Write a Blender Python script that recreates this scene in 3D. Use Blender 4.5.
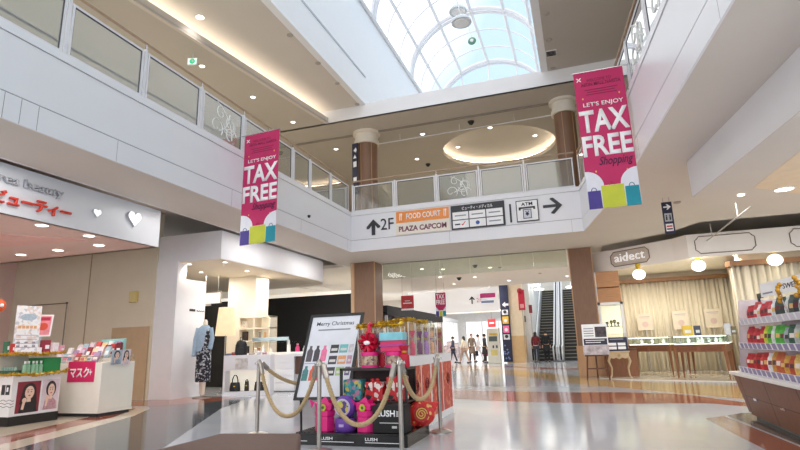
import bpy, bmesh, math, random
from mathutils import Vector, Matrix
for o in list(bpy.data.objects): bpy.data.objects.remove(o, do_unlink=True)
SC = bpy.context.scene
C = SC.collection
random.seed(7)
PI = math.pi

# ---------------------------------------------------------------- camera, world, exposure
PITCH, ROLL, FPX, AX, EYE = math.radians(12.94), math.radians(-1.72), 528.0, math.radians(18.3), 1.10
def cam_basis():
    cp, sp, cr, sr = math.cos(PITCH), math.sin(PITCH), math.cos(ROLL), math.sin(ROLL)
    f = Vector((0, cp, sp)); u = Vector((0, -sp, cp)); x = Vector((1, 0, 0))
    X = cr*x + sr*u; U = -sr*x + cr*u
    Q = Matrix.Rotation(AX, 3, 'Z')
    return Q @ X, Q @ U, Q @ f
BX, BU, BF = cam_basis()
O = Vector((0, 0, EYE))
# ---------------------------------------------------------------- placing helpers: a sight line met with a real plane
def ray(px, py): return BX*((px-400)/FPX) + BU*((225-py)/FPX) + BF
def atz(px, py, z): d = ray(px, py); return O + d*((z-EYE)/d.z)
def aty(px, py, y): d = ray(px, py); return O + d*(y/d.y)
def atx(px, py, x): d = ray(px, py); return O + d*(x/d.x)
cd = bpy.data.cameras.new('camera'); cam = bpy.data.objects.new('camera', cd); C.objects.link(cam)
M4 = Matrix.Identity(4)
for i in range(3):
    M4[i][0], M4[i][1], M4[i][2], M4[i][3] = BX[i], BU[i], -BF[i], O[i]
cam.matrix_world = M4
cd.sensor_width = 36; cd.lens = FPX/800*36; cd.clip_start = .05; cd.clip_end = 300
SC.camera = cam

SC.view_settings.view_transform = 'Standard'; SC.view_settings.look = 'None'
SC.view_settings.gamma = 1; SC.view_settings.use_curve_mapping = False
SC.view_settings.exposure = 0.0

SKY_STRENGTH = 1.9
w = bpy.data.worlds.new('world'); SC.world = w; w.use_nodes = True
nt = w.node_tree; nt.nodes.clear()
tc = nt.nodes.new('ShaderNodeTexCoord')
dot = nt.nodes.new('ShaderNodeVectorMath'); dot.operation = 'DOT_PRODUCT'
dot.inputs[1].default_value = (ray(375, -10).normalized()-ray(510, 62).normalized()).normalized()
noi = nt.nodes.new('ShaderNodeTexNoise'); noi.inputs['Scale'].default_value = 3.2; noi.inputs['Detail'].default_value = 5
mad = nt.nodes.new('ShaderNodeMath'); mad.operation = 'MULTIPLY_ADD'; mad.inputs[1].default_value = .16
rmp = nt.nodes.new('ShaderNodeValToRGB')
rmp.color_ramp.elements[0].position = .02; rmp.color_ramp.elements[0].color = (.40, .52, .60, 1)
rmp.color_ramp.elements[1].position = .13; rmp.color_ramp.elements[1].color = (.95, .96, .97, 1)
bg = nt.nodes.new('ShaderNodeBackground'); bg.inputs['Strength'].default_value = SKY_STRENGTH
wo = nt.nodes.new('ShaderNodeOutputWorld')
nt.links.new(tc.outputs['Generated'], dot.inputs[0]); nt.links.new(tc.outputs['Generated'], noi.inputs['Vector'])
nt.links.new(noi.outputs[0], mad.inputs[0]); nt.links.new(dot.outputs['Value'], mad.inputs[2])
nt.links.new(mad.outputs[0], rmp.inputs[0]); nt.links.new(rmp.outputs[0], bg.inputs['Color'])
nt.links.new(bg.outputs[0], wo.inputs['Surface'])

LAMP = 1.7          # master gain of the downlight spots and the added fill lights
def area(name, x, y, z, sx, sy, watts, col=(1, .98, .96), up=False):
    l = bpy.data.lights.new(name, 'AREA'); l.shape = 'RECTANGLE'; l.size = sx; l.size_y = sy
    l.energy = watts*LAMP; l.color = col
    o = bpy.data.objects.new(name, l); C.objects.link(o); o.location = (x, y, z)
    if up: o.rotation_euler = (PI, 0, 0)
    return o


# ---------------------------------------------------------------- materials
MATS = {}
def lin(c):
    return tuple(((v/255)/12.92 if v/255 <= .04045 else ((v/255+.055)/1.055)**2.4) for v in c)
def pm(name, col, rough=.5, metal=0., var=.05, scale=5., bump=0., emit=0., ecol=None, spec=.5, coat=0., stretch=None):
    if name in MATS: return MATS[name]
    m = bpy.data.materials.new(name); m.use_nodes = True; n = m.node_tree; b = n.nodes['Principled BSDF']
    c = lin(col)
    t = n.nodes.new('ShaderNodeTexCoord'); z = n.nodes.new('ShaderNodeTexNoise')
    z.inputs['Scale'].default_value = scale; z.inputs['Detail'].default_value = 4
    if stretch:
        mp = n.nodes.new('ShaderNodeMapping'); mp.inputs['Scale'].default_value = stretch
        n.links.new(t.outputs['Object'], mp.inputs['Vector']); n.links.new(mp.outputs[0], z.inputs['Vector'])
    else: n.links.new(t.outputs['Object'], z.inputs['Vector'])
    r = n.nodes.new('ShaderNodeValToRGB')
    r.color_ramp.elements[0].position = .3; r.color_ramp.elements[1].position = .7
    r.color_ramp.elements[0].color = tuple(max(0, v*(1-var)) for v in c)+(1,)
    r.color_ramp.elements[1].color = tuple(min(1, v*(1+var)) for v in c)+(1,)
    n.links.new(z.outputs[0], r.inputs[0]); n.links.new(r.outputs[0], b.inputs['Base Color'])
    b.inputs['Roughness'].default_value = rough; b.inputs['Metallic'].default_value = metal
    b.inputs['Specular IOR Level'].default_value = spec; b.inputs['Coat Weight'].default_value = coat
    if bump:
        bp = n.nodes.new('ShaderNodeBump'); bp.inputs['Strength'].default_value = bump
        n.links.new(z.outputs[0], bp.inputs['Height']); n.links.new(bp.outputs[0], b.inputs['Normal'])
    if emit:
        b.inputs['Emission Color'].default_value = lin(ecol or col)+(1,); b.inputs['Emission Strength'].default_value = emit
    MATS[name] = m; return m
def glass(name, tint=(245, 250, 248), refl=1.0, milk=0., milkcol=(230, 240, 236)):
    if name in MATS: return MATS[name]
    m = bpy.data.materials.new(name); m.use_nodes = True; n = m.node_tree; n.nodes.clear()
    tr = n.nodes.new('ShaderNodeBsdfTransparent'); tr.inputs[0].default_value = lin(tint)+(1,)
    gl = n.nodes.new('ShaderNodeBsdfGlossy'); gl.inputs['Roughness'].default_value = .02
    fr = n.nodes.new('ShaderNodeFresnel'); fr.inputs[0].default_value = 1.45
    mu = n.nodes.new('ShaderNodeMath'); mu.operation = 'MULTIPLY'; mu.inputs[1].default_value = refl
    mx = n.nodes.new('ShaderNodeMixShader'); out = n.nodes.new('ShaderNodeOutputMaterial')
    ge = n.nodes.new('ShaderNodeNewGeometry'); sb = n.nodes.new('ShaderNodeMath'); sb.operation = 'SUBTRACT'; sb.inputs[0].default_value = refl
    ml = n.nodes.new('ShaderNodeMath'); ml.operation = 'MULTIPLY'; ml.inputs[1].default_value = refl      # no reflection on the way out of the pane
    n.links.new(ge.outputs['Backfacing'], ml.inputs[0]); n.links.new(ml.outputs[0], sb.inputs[1]); n.links.new(sb.outputs[0], mu.inputs[1])
    n.links.new(fr.outputs[0], mu.inputs[0]); n.links.new(mu.outputs[0], mx.inputs[0])
    n.links.new(tr.outputs[0], mx.inputs[1]); n.links.new(gl.outputs[0], mx.inputs[2])
    last = mx
    if milk:
        df = n.nodes.new('ShaderNodeBsdfDiffuse'); df.inputs[0].default_value = lin(milkcol)+(1,)
        m2 = n.nodes.new('ShaderNodeMixShader'); m2.inputs[0].default_value = milk
        nz = n.nodes.new('ShaderNodeTexNoise'); nz.inputs['Scale'].default_value = 2
        mm = n.nodes.new('ShaderNodeMath'); mm.operation = 'MULTIPLY'; mm.inputs[1].default_value = milk*2
        n.links.new(nz.outputs[0], mm.inputs[0]); n.links.new(mm.outputs[0], m2.inputs[0])
        n.links.new(mx.outputs[0], m2.inputs[1]); n.links.new(df.outputs[0], m2.inputs[2]); last = m2
    n.links.new(last.outputs[0], out.inputs['Surface'])
    MATS[name] = m; return m
def stripes(name, c1, c2, scale, rough=.6, axis='X', bands=True):
    if name in MATS: return MATS[name]
    m = bpy.data.materials.new(name); m.use_nodes = True; n = m.node_tree; b = n.nodes['Principled BSDF']
    t = n.nodes.new('ShaderNodeTexCoord'); wv = n.nodes.new('ShaderNodeTexWave'); wv.bands_direction = axis
    wv.inputs['Scale'].default_value = scale; wv.inputs['Distortion'].default_value = 1.5; wv.inputs['Detail'].default_value = 3
    r = n.nodes.new('ShaderNodeValToRGB'); r.color_ramp.elements[0].color = lin(c1)+(1,); r.color_ramp.elements[1].color = lin(c2)+(1,)
    n.links.new(t.outputs['Object'], wv.inputs['Vector']); n.links.new(wv.outputs['Fac'], r.inputs[0]); n.links.new(r.outputs[0], b.inputs['Base Color'])
    b.inputs['Roughness'].default_value = rough
    MATS[name] = m; return m
def blotch(name, cols, scale=14., rough=.4, emit=0.):
    """printed paper or foil: cells of several colours"""
    if name in MATS: return MATS[name]
    m = bpy.data.materials.new(name); m.use_nodes = True; n = m.node_tree; b = n.nodes['Principled BSDF']
    t = n.nodes.new('ShaderNodeTexCoord'); v = n.nodes.new('ShaderNodeTexVoronoi'); v.inputs['Scale'].default_value = scale
    s = n.nodes.new('ShaderNodeSeparateColor')
    r = n.nodes.new('ShaderNodeValToRGB'); r.color_ramp.interpolation = 'CONSTANT'
    e = r.color_ramp.elements
    while len(e) < len(cols): e.new(.5)
    for i, c in enumerate(cols): e[i].position = i/len(cols); e[i].color = lin(c)+(1,)
    n.links.new(t.outputs['Object'], v.inputs['Vector']); n.links.new(v.outputs['Color'], s.inputs[0])
    n.links.new(s.outputs[0], r.inputs[0]); n.links.new(r.outputs[0], b.inputs['Base Color'])
    b.inputs['Roughness'].default_value = rough
    MATS[name] = m; return m

WHITE = pm('white_paint', (236, 236, 238), .55, var=.015, scale=1.5)
PANEL = pm('white_panel', (235, 236, 240), .28, var=.012, scale=1.2)
WARMW = pm('warm_white_paint', (238, 230, 218), .6, var=.02)
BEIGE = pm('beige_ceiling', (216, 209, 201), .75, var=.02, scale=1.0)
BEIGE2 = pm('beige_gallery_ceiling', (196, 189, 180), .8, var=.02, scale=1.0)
CREAMW = pm('cream_wall', (224, 213, 192), .65, var=.03, scale=1.5)
TANW = pm('tan_wall_panel', (172, 142, 108), .55, var=.06, stretch=(1, 1, .15), scale=9)
GROOVE = pm('shadow_gap', (150, 150, 152), .8)
FRAME = pm('frame_white', (228, 228, 232), .35, var=.02)
SEAL = pm('black_seal', (60, 62, 66), .6)
OAK = pm('oak_handrail', (172, 148, 124), .4, var=.12, scale=8, stretch=(1, 1, 8))
WOODP = pm('brown_wood_panel', (132, 99, 77), .45, var=.10, scale=7, stretch=(6, 6, .5))
WOODD = pm('dark_brown_wood', (92, 54, 36), .4, var=.14, scale=7, stretch=(5, 5, .6))
WOODM = pm('mid_brown_wood', (134, 86, 54), .38, var=.12, scale=7, stretch=(5, 5, .8))
WOODC = pm('cabinet_wood', (122, 75, 48), .5, var=.12, scale=8, stretch=(9, 1.5, .6))
BLACK = pm('black_satin', (22, 22, 24), .35)
BLACKM = pm('black_matt', (28, 27, 28), .7)
CHAR = pm('charcoal', (52, 54, 58), .5)
NAVY = pm('navy_sign', (34, 38, 66), .45)
STEEL = pm('brushed_steel', (176, 170, 162), .32, metal=.85, var=.08, scale=30)
CHROME = pm('chrome', (210, 210, 212), .15, metal=1.)
MAG = pm('magenta_cloth', (192, 42, 98), .7, var=.03)
LAMPW = pm('lit_lens', (255, 248, 235), .5, emit=6.)
TXTW = pm('white_print', (245, 245, 246), .5)
TXTK = pm('dark_print', (48, 48, 54), .5)
GOLD = pm('gold_tinsel', (212, 176, 62), .3, metal=.7, var=.2, scale=40)
RED = pm('red_paint', (204, 40, 46), .45)
GLASS = glass('clear_glass', refl=.8)
GLASSR = glass('balustrade_glass', tint=(240, 245, 242), refl=5.0, milk=.06, milkcol=(236, 241, 242))  # milky white put in to imitate bright reflections
SKYGL = glass('skylight_glass', tint=(250, 252, 255), refl=.3)
ACRYL = glass('acrylic', tint=(250, 248, 244), refl=1.0, milk=.05, milkcol=(245, 240, 235))
SMOKE = glass('smoke_screen_glass', tint=(238, 242, 235), refl=1.2, milk=.05, milkcol=(220, 224, 214))

# ---------------------------------------------------------------- mesh builder
class F:                                     # a flat working frame: origin, right, up
    def __init__(s, o, r=(1, 0, 0), u=(0, 0, 1)):
        s.o = Vector(o); s.r = Vector(r).normalized(); s.u = Vector(u).normalized(); s.n = s.r.cross(s.u)
    def p(s, a, b, c=0.): return s.o + s.r*a + s.u*b + s.n*c
WORLD = {}
class B:
    def __init__(s): s.bm = bmesh.new()
    def face(s, pts):
        vs = [s.bm.verts.new(p) for p in pts]
        try: return s.bm.faces.new(vs)
        except ValueError: return None
    def hexa(s, P):
        v = [s.bm.verts.new(p) for p in P]
        for q in ((0,3,2,1),(4,5,6,7),(0,1,5,4),(1,2,6,5),(2,3,7,6),(3,0,4,7)): s.bm.faces.new([v[i] for i in q])
        return s
    def box(s, x0, x1, y0, y1, z0, z1):
        return s.hexa([(x0,y0,z0),(x1,y0,z0),(x1,y1,z0),(x0,y1,z0),(x0,y0,z1),(x1,y0,z1),(x1,y1,z1),(x0,y1,z1)])
    def fbox(s, f, a0, a1, b0, b1, c0, c1):
        return s.hexa([f.p(a0,b0,c1),f.p(a1,b0,c1),f.p(a1,b0,c0),f.p(a0,b0,c0),f.p(a0,b1,c1),f.p(a1,b1,c1),f.p(a1,b1,c0),f.p(a0,b1,c0)])
    def ring(s, c, ax1, ax2, r1, r2, n):
        return [s.bm.verts.new(c + ax1*(r1*math.cos(2*PI*i/n)) + ax2*(r2*math.sin(2*PI*i/n))) for i in range(n)]
    def skin(s, R, cap0=True, cap1=True, closed=False):
        k = len(R); n = len(R[0])
        for j in range(k if closed else k-1):
            a, b = R[j], R[(j+1) % k]
            for i in range(n): s.bm.faces.new((a[i], a[(i+1)%n], b[(i+1)%n], b[i]))
        if not closed:
            if cap0: s.bm.faces.new(R[0][::-1])
            if cap1: s.bm.faces.new(R[-1])
        return s
    def tube(s, pts, r, n=8, closed=False, flat=1.):
        pts = [Vector(p) for p in pts]; R = []; up = Vector((0, 0, 1)); k = len(pts); prev = None
        for i, p in enumerate(pts):
            a = pts[i-1] if (i > 0 or closed) else p
            b = pts[(i+1) % k] if (i < k-1 or closed) else p
            t = (b-a).normalized()
            if prev is None:
                h = up if abs(t.dot(up)) < .95 else Vector((1, 0, 0))
                x = t.cross(h).normalized()
            else: x = (prev - t*prev.dot(t)).normalized()
            prev = x; y = t.cross(x)
            rr = r[i] if isinstance(r, (list, tuple)) else r
            R.append(s.ring(p, x, y, rr, rr*flat, n))
        return s.skin(R, closed=closed)
    def cyl(s, p0, p1, r0, r1=None, n=16): return s.tube([p0, p1], [r0, r0 if r1 is None else r1], n)
    def lathe(s, c, prof, n=20, sx=1., sy=1.):
        c = Vector(c); R = [s.ring(c+Vector((0,0,z)), Vector((1,0,0)), Vector((0,1,0)), max(r,1e-4)*sx, max(r,1e-4)*sy, n) for r, z in prof]
        return s.skin(R)
    def ball(s, c, r, n=14, m=9, sx=1., sy=1., sz=1.):
        prof = [(r*math.sin(PI*i/m), -r*sz*math.cos(PI*i/m)) for i in range(m+1)]
        return s.lathe(c, prof, n, sx, sy)
    def prism(s, f, pts, c0, c1):
        a = [s.bm.verts.new(f.p(x, y, c1)) for x, y in pts]; b = [s.bm.verts.new(f.p(x, y, c0)) for x, y in pts]
        try: s.bm.faces.new(a); s.bm.faces.new(b[::-1])
        except ValueError: pass
        n = len(pts)
        for i in range(n): s.bm.faces.new((a[i], b[i], b[(i+1)%n], a[(i+1)%n]))
        return s
    def done(s, name, m, parent=None, smooth=False, bevel=0., kind=None):
        bmesh.ops.recalc_face_normals(s.bm, faces=s.bm.faces[:])
        me = bpy.data.meshes.new(name); s.bm.to_mesh(me); s.bm.free()
        if smooth: me.polygons.foreach_set('use_smooth', [True]*len(me.polygons))
        me.materials.append(m)
        o = bpy.data.objects.new(name, me); C.objects.link(o)
        if parent is not None: adopt(o, parent)
        else:
            xs = [v.co for v in me.vertices]
            if xs:
                c = Vector(((min(v.x for v in xs)+max(v.x for v in xs))/2, (min(v.y for v in xs)+max(v.y for v in xs))/2, min(v.z for v in xs)))
                me.transform(Matrix.Translation(-c)); o.location = c; WORLD[o.name] = Matrix.Translation(c)
        if bevel:
            bv = o.modifiers.new('Bevel', 'BEVEL'); bv.width = bevel; bv.segments = 2; bv.limit_method = 'ANGLE'
        if smooth and not bevel:
            try:
                o.modifiers.new('Split', 'EDGE_SPLIT').split_angle = math.radians(40)
            except Exception: pass
        if kind: o['kind'] = kind
        return o
def adopt(o, parent):                        # child meshes are modelled where they stand
    o.parent = parent
    W = WORLD.get(parent.name)
    if W is not None: o.matrix_parent_inverse = W.inverted()
def thing(name, label, cat, loc=(0, 0, 0), group=None, rz=0.):
    o = bpy.data.objects.new(name, None); C.objects.link(o); o.location = loc; o.rotation_euler = (0, 0, rz)
    o.empty_display_size = .1
    o['label'] = label; o['category'] = cat
    if group: o['group'] = group
    WORLD[o.name] = Matrix.Translation(Vector(loc)) @ Matrix.Rotation(rz, 4, 'Z')
    return o
def local(name, label, cat, group=None):     # a thing modelled about its own origin, to be placed or copied
    return thing(name, label, cat, (0, 0, 0), group)
def tag(o, label, cat, group=None, kind=None):
    o['label'] = label; o['category'] = cat
    if group: o['group'] = group
    if kind: o['kind'] = kind
    return o
def struct(name, b, m, parent=None, smooth=False, bevel=0.): return b.done(name, m, parent, smooth, bevel, kind='structure' if parent is None else None)
def dup(root, loc, rz=0., label=None, group=None, sc=None):
    r = root.copy(); C.objects.link(r); r.location = loc; r.rotation_euler = (0, 0, rz)
    if sc: r.scale = (sc, sc, sc)
    if label: r['label'] = label
    if group: r['group'] = group
    for ch in list(root.children):
        c = ch.copy(); C.objects.link(c); c.parent = r
        for g in list(ch.children):
            d = g.copy(); C.objects.link(d); d.parent = c
    return r
def place(root, loc, rz=0., sc=None):
    root.location = loc; root.rotation_euler = (0, 0, rz)
    if sc: root.scale = (sc, sc, sc)
    return root
_DG = None
def text(s, f, a, b, h, m, parent, w=None, depth=.004, bold=0., name='lettering', center=False, shear=0., off=.001):
    """letters as thin mesh on frame f, lower left at (a, b), cap height box h (and width w)"""
    cu = bpy.data.curves.new(name, 'FONT'); cu.body = s; cu.size = 1; cu.offset = bold; cu.extrude = 0; cu.shear = shear; cu.resolution_u = 3
    to = bpy.data.objects.new(name, cu); C.objects.link(to)
    dg = bpy.context.evaluated_depsgraph_get()
    me = bpy.data.meshes.new_from_object(to.evaluated_get(dg)); bpy.data.objects.remove(to, do_unlink=True)
    if not me.vertices: return None
    x0 = min(v.co.x for v in me.vertices); x1 = max(v.co.x for v in me.vertices)
    y0 = min(v.co.y for v in me.vertices); y1 = max(v.co.y for v in me.vertices)
    sy = h/max(1e-6, y1-y0); sx = (w/max(1e-6, x1-x0)) if w else sy
    W = (x1-x0)*sx
    if center: a -= W/2
    bm = bmesh.new(); bm.from_mesh(me)
    if depth:
        r = bmesh.ops.extrude_face_region(bm, geom=bm.faces[:])
        for e in r['geom']:
            if isinstance(e, bmesh.types.BMVert): e.co.z += 1
    for v in bm.verts: v.co = f.p(a+(v.co.x-x0)*sx, b+(v.co.y-y0)*sy, off + (depth if v.co.z > .5 else 0))
    k = B(); k.bm.free(); k.bm = bm
    return k.done(name, m, parent)
def spot(name, p, watts, deg=110, r=.06, col=(1, .97, .93), parent=None):
    l = bpy.data.lights.new(name, 'SPOT'); l.energy = watts*LAMP; l.spot_size = math.radians(deg); l.spot_blend = .6
    l.shadow_soft_size = r; l.color = col
    o = bpy.data.objects.new(name, l); C.objects.link(o); o.location = p
    if parent is not None: adopt(o, parent)
    return o
ORD = ['first', 'second', 'third', 'fourth', 'fifth', 'sixth', 'seventh', 'eighth', 'ninth', 'tenth', 'eleventh', 'twelfth', 'thirteenth', 'fourteenth', 'fifteenth', 'sixteenth', 'seventeenth', 'eighteenth', 'nineteenth', 'twentieth', 'twenty-first', 'twenty-second', 'twenty-third', 'twenty-fourth']
def downlight(p, label, group, r=.09, watts=0., col=(1, .93, .84), deg=120):
    t = thing('downlight', label, 'ceiling light', p, group)
    x, y, z = p
    q = B(); q.skin([q.ring(Vector((x, y, z+dz)), Vector((1, 0, 0)), Vector((0, 1, 0)), k, k, 20) for k, dz in ((r*1.25, -.012), (r*1.25, .0), (r*1.02, .0), (r*1.02, -.012))], closed=True); q.done('trim_ring', FRAME, t)
    B().lathe((x, y, z), [(.001, -.006), (r, -.006), (r, -.002), (.001, -.002)], 18).done('lens', LAMPW, t)
    if watts: spot('lamp', (x, y, z-.05), watts, deg, r, col, t)
    return t
# ================================================================ STRUCTURE
Z1, Z2, ZC, ZT = 4.08, 5.30, 8.70, 9.15          # lower soffit, upper floor, gallery ceiling, tray ceiling
XL, YF, YB = -6.70, 15.25, 18.10
RP = [(1.95, -2.5), (1.75, 2.0), (1.59, 5.0), (1.23, 8.9), (1.04, 11.0), (.33, 15.25)]   # plan of the right gallery edge

# floor: pale polished tile with inlaid colour bands
m = bpy.data.materials.new('polished_floor_tile'); m.use_nodes = True; n = m.node_tree; b = n.nodes['Principled BSDF']
def floor_mat(name, c1, c2, rough=.10, grout=.94):
    m = bpy.data.materials.new(name); m.use_nodes = True; n = m.node_tree; b = n.nodes['Principled BSDF']
    t = n.nodes.new('ShaderNodeTexCoord'); br = n.nodes.new('ShaderNodeTexBrick'); br.offset = 0
    br.inputs['Scale'].default_value = 1.; br.inputs['Brick Width'].default_value = .45; br.inputs['Row Height'].default_value = .45
    br.inputs['Mortar Size'].default_value = .002; br.inputs['Mortar Smooth'].default_value = .3
    a, c = lin(c1), lin(c2)
    br.inputs['Color1'].default_value = a+(1,); br.inputs['Color2'].default_value = c+(1,)
    br.inputs['Mortar'].default_value = tuple(v*grout for v in a)+(1,)
    n.links.new(t.outputs['Object'], br.inputs['Vector'])
    nz = n.nodes.new('ShaderNodeTexNoise'); nz.inputs['Scale'].default_value = 1.2; nz.inputs['Detail'].default_value = 6
    n.links.new(t.outputs['Object'], nz.inputs['Vector'])
    mx = n.nodes.new('ShaderNodeMix'); mx.data_type = 'RGBA'; mx.blend_type = 'MULTIPLY'; mx.inputs[0].default_value = .10
    n.links.new(br.outputs['Color'], mx.inputs[6]); n.links.new(nz.outputs['Color'], mx.inputs[7]); n.links.new(mx.outputs[2], b.inputs['Base Color'])
    mr = n.nodes.new('ShaderNodeMapRange'); mr.inputs[3].default_value = rough*.8; mr.inputs[4].default_value = rough*1.3
    n.links.new(nz.outputs[0], mr.inputs[0]); n.links.new(mr.outputs[0], b.inputs['Roughness'])
    b.inputs['Specular IOR Level'].default_value = .42
    return m
FL_WHITE = floor_mat('pale_grey_tile', (194, 198, 204), (190, 194, 201))
FL_GREY = floor_mat('blue_grey_tile', (80, 87, 92), (75, 82, 88))
FL_TERRA = floor_mat('terracotta_tile', (164, 96, 74), (156, 90, 70))
FL_YEL = floor_mat('ochre_tile', (206, 174, 122), (200, 168, 118))
FL_CREAM = floor_mat('cream_tile', (220, 206, 186), (216, 202, 182))
FL_BLUE = floor_mat('blue_tile', (88, 96, 116), (84, 92, 112))
FL_TAUPE = floor_mat('taupe_tile', (120, 112, 104), (114, 106, 99))
struct('floor', B().box(-16, 12, -3, 60, -.1, 0), FL_WHITE)
NT = [0]
def inlay(pts, m, lv=1):
    NT[0] += 1
    struct('trim_%d' % NT[0], B().prism(F((0, 0, 0), (1, 0, 0), (0, 1, 0)), pts, .0, .0012*lv), m)
def band(up, lo, m, lv=1): inlay(list(up)+list(lo)[::-1], m, lv)
def smooth(pts, k=6):
    out = []
    P = [Vector((*p, 0)) for p in pts]
    for i in range(len(P)-1):
        a = P[max(i-1, 0)]; b_ = P[i]; c = P[i+1]; d = P[min(i+2, len(P)-1)]
        for j in range(k):
            t = j/k
            q = .5*((2*b_)+(c-a)*t+(2*a-5*b_+4*c-d)*t*t+(3*b_-a-3*c+d)*t**3); out.append((q.x, q.y))
    out.append((P[-1].x, P[-1].y)); return out
# far yellow arc, terracotta arcs
band(smooth([(-9.5, 32), (-7.04, 29.5), (-2.46, 22.6), (-.28, 18.25), (.34, 16.8), (1.75, 15.35), (4.2, 13.6), (7, 11.2)]),
     smooth([(-9.5, 27), (-5.29, 23.85), (-1.99, 18.54), (-.25, 15.19), (.72, 13.95), (2.33, 11.73), (3.6, 10.2), (5, 8.5)]), FL_YEL, 1)
band(smooth([(-7, 15.2), (-4.6, 14.3), (-3.09, 13.46), (-2.0, 13.14), (-.55, 12.75), (.65, 12.7), (1.71, 12.3), (2.3, 11.2), (2.75, 10.3)]),
     smooth([(-6.5, 13.2), (-4.2, 12.1), (-2.61, 11.33), (-1.1, 10.74), (.51, 10.53), (1.4, 10.6), (1.94, 10.6), (2.2, 10.35), (2.6, 10.0)]), FL_TERRA, 2)
band(smooth([(-6.5, 28.2), (-4.03, 27.4), (-2.1, 25.2), (-.33, 23.6), (1, 22.6)]), smooth([(-6.5, 26.8), (-4.0, 26.4), (-2.1, 24.2), (-.33, 22.6), (1, 21.7)]), FL_TERRA, 3)
inlay([(-3.5, 15.1), (-2.9, 15.35), (-3.0, 16.6), (-2.6, 15.3), (-1.6, 15.0), (-2.5, 14.75), (-2.75, 14.2), (-2.95, 14.8)], FL_BLUE, 1)
# blue-grey mall strip on the left, terracotta and cream shop thresholds
inlay([(-4.0, 3.6), (-4.81, 5.36), (-6.99, 9.4), (-7.73, 11.6), (-10.2, 11.6), (-10.2, 10.6), (-8.6, 9.2), (-7.92, 8.1), (-6.77, 5.03), (-6.3, 3.6)], FL_GREY, 1)
inlay([(-6.3, 3.6), (-6.77, 5.03), (-7.92, 8.1), (-8.6, 9.2), (-8.95, 9.2), (-8.2, 7.9), (-7.25, 5.0), (-6.8, 3.6)], FL_CREAM, 1)
inlay([(-6.8, 3.6), (-7.25, 5.0), (-8.2, 7.9), (-8.95, 9.2), (-9.4, 9.2), (-8.7, 7.8), (-7.8, 5.0), (-7.3, 3.6)], FL_TERRA, 1)
inlay([(-7.3, 3.6), (-7.8, 5.0), (-8.7, 7.8), (-9.4, 9.2), (-10.2, 10.6), (-15.5, 10.84), (-15.5, 3.6)], FL_CREAM, 1)
inlay([(-10.2, 9.6), (-8.75, 9.6), (-8.1, 10.4), (-8.0, 11.5), (-10.2, 11.5)], FL_TERRA, 2)
# taupe and terracotta wedge in front of the snack rack
inlay([(1.51, 8.67), (2.12, 9.35), (4.0, 9.6), (4.0, 3.6), (1.3, 3.6), (1.64, 6.42)], FL_TAUPE, 1)
inlay([(1.51, 8.67), (1.81, 8.98), (1.96, 6.63), (1.75, 3.6), (1.3, 3.6), (1.60, 6.42)], FL_TERRA, 2)
inlay([(1.80, 8.95), (1.84, 8.98), (1.99, 6.63), (1.78, 3.6), (1.75, 3.6), (1.96, 6.63)], FL_WHITE, 3)

# ---------------- lower soffits and gallery edges
UP = F((0, 0, 0), (1, 0, 0), (0, 1, 0))
def slab(name, pts, z0, z1, m): return struct(name, B().prism(UP, pts, z0, z1), m)
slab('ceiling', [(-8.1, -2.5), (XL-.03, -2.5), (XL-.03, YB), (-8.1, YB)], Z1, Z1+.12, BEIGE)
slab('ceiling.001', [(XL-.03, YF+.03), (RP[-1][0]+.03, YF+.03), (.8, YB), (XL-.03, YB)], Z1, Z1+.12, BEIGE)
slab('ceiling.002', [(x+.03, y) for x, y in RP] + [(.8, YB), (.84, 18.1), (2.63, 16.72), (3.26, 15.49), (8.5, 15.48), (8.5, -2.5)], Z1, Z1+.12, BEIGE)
slab('ceiling.003', [(-15.6, -2.5), (-8.1, -2.5), (-8.1, 22), (-15.6, 22)], 4.75, 4.85, BEIGE)          # recess above the left shops
slab('ceiling.004', [(.5, 15.2), (8.5, 15.2), (8.5, 24), (.5, 24)], 4.36, 4.46, BEIGE)             # recess above the right shop
slab('ceiling.005', [(-12, YB), (.9, YB), (.9, 28), (-12, 28)], Z1, Z1+.12, WARMW)                  # inner mall ceiling
slab('ceiling.006', [(-16, 28), (-3.2, 28), (-3.2, 60), (-16, 60)], 4.75, 4.85, WARMW)
slab('ceiling.007', [(-3.2, 46), (6, 46), (6, 60), (-3.2, 60)], 4.75, 4.85, WARMW)
struct('wall_soffit', B().box(-8.16, -8.1, -2.5, 22, Z1, 4.8), WHITE)
struct('wall_bulkhead', B().box(-12, .9, 28, 28.15, Z1, 4.75), WHITE)
slab('floor_upper', [(-14, -2.5), (XL-.03, -2.5), (XL-.03, YF+.03), (.3, YF+.03), (.3, 28), (-14, 28)], Z2-.2, Z2, CREAMW)
slab('floor_upper.001', [(p[0]+.05, p[1]) for p in RP] + [(.3, 28), (9, 28), (9, -2.5)], Z2-.2, Z2, CREAMW)

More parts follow.
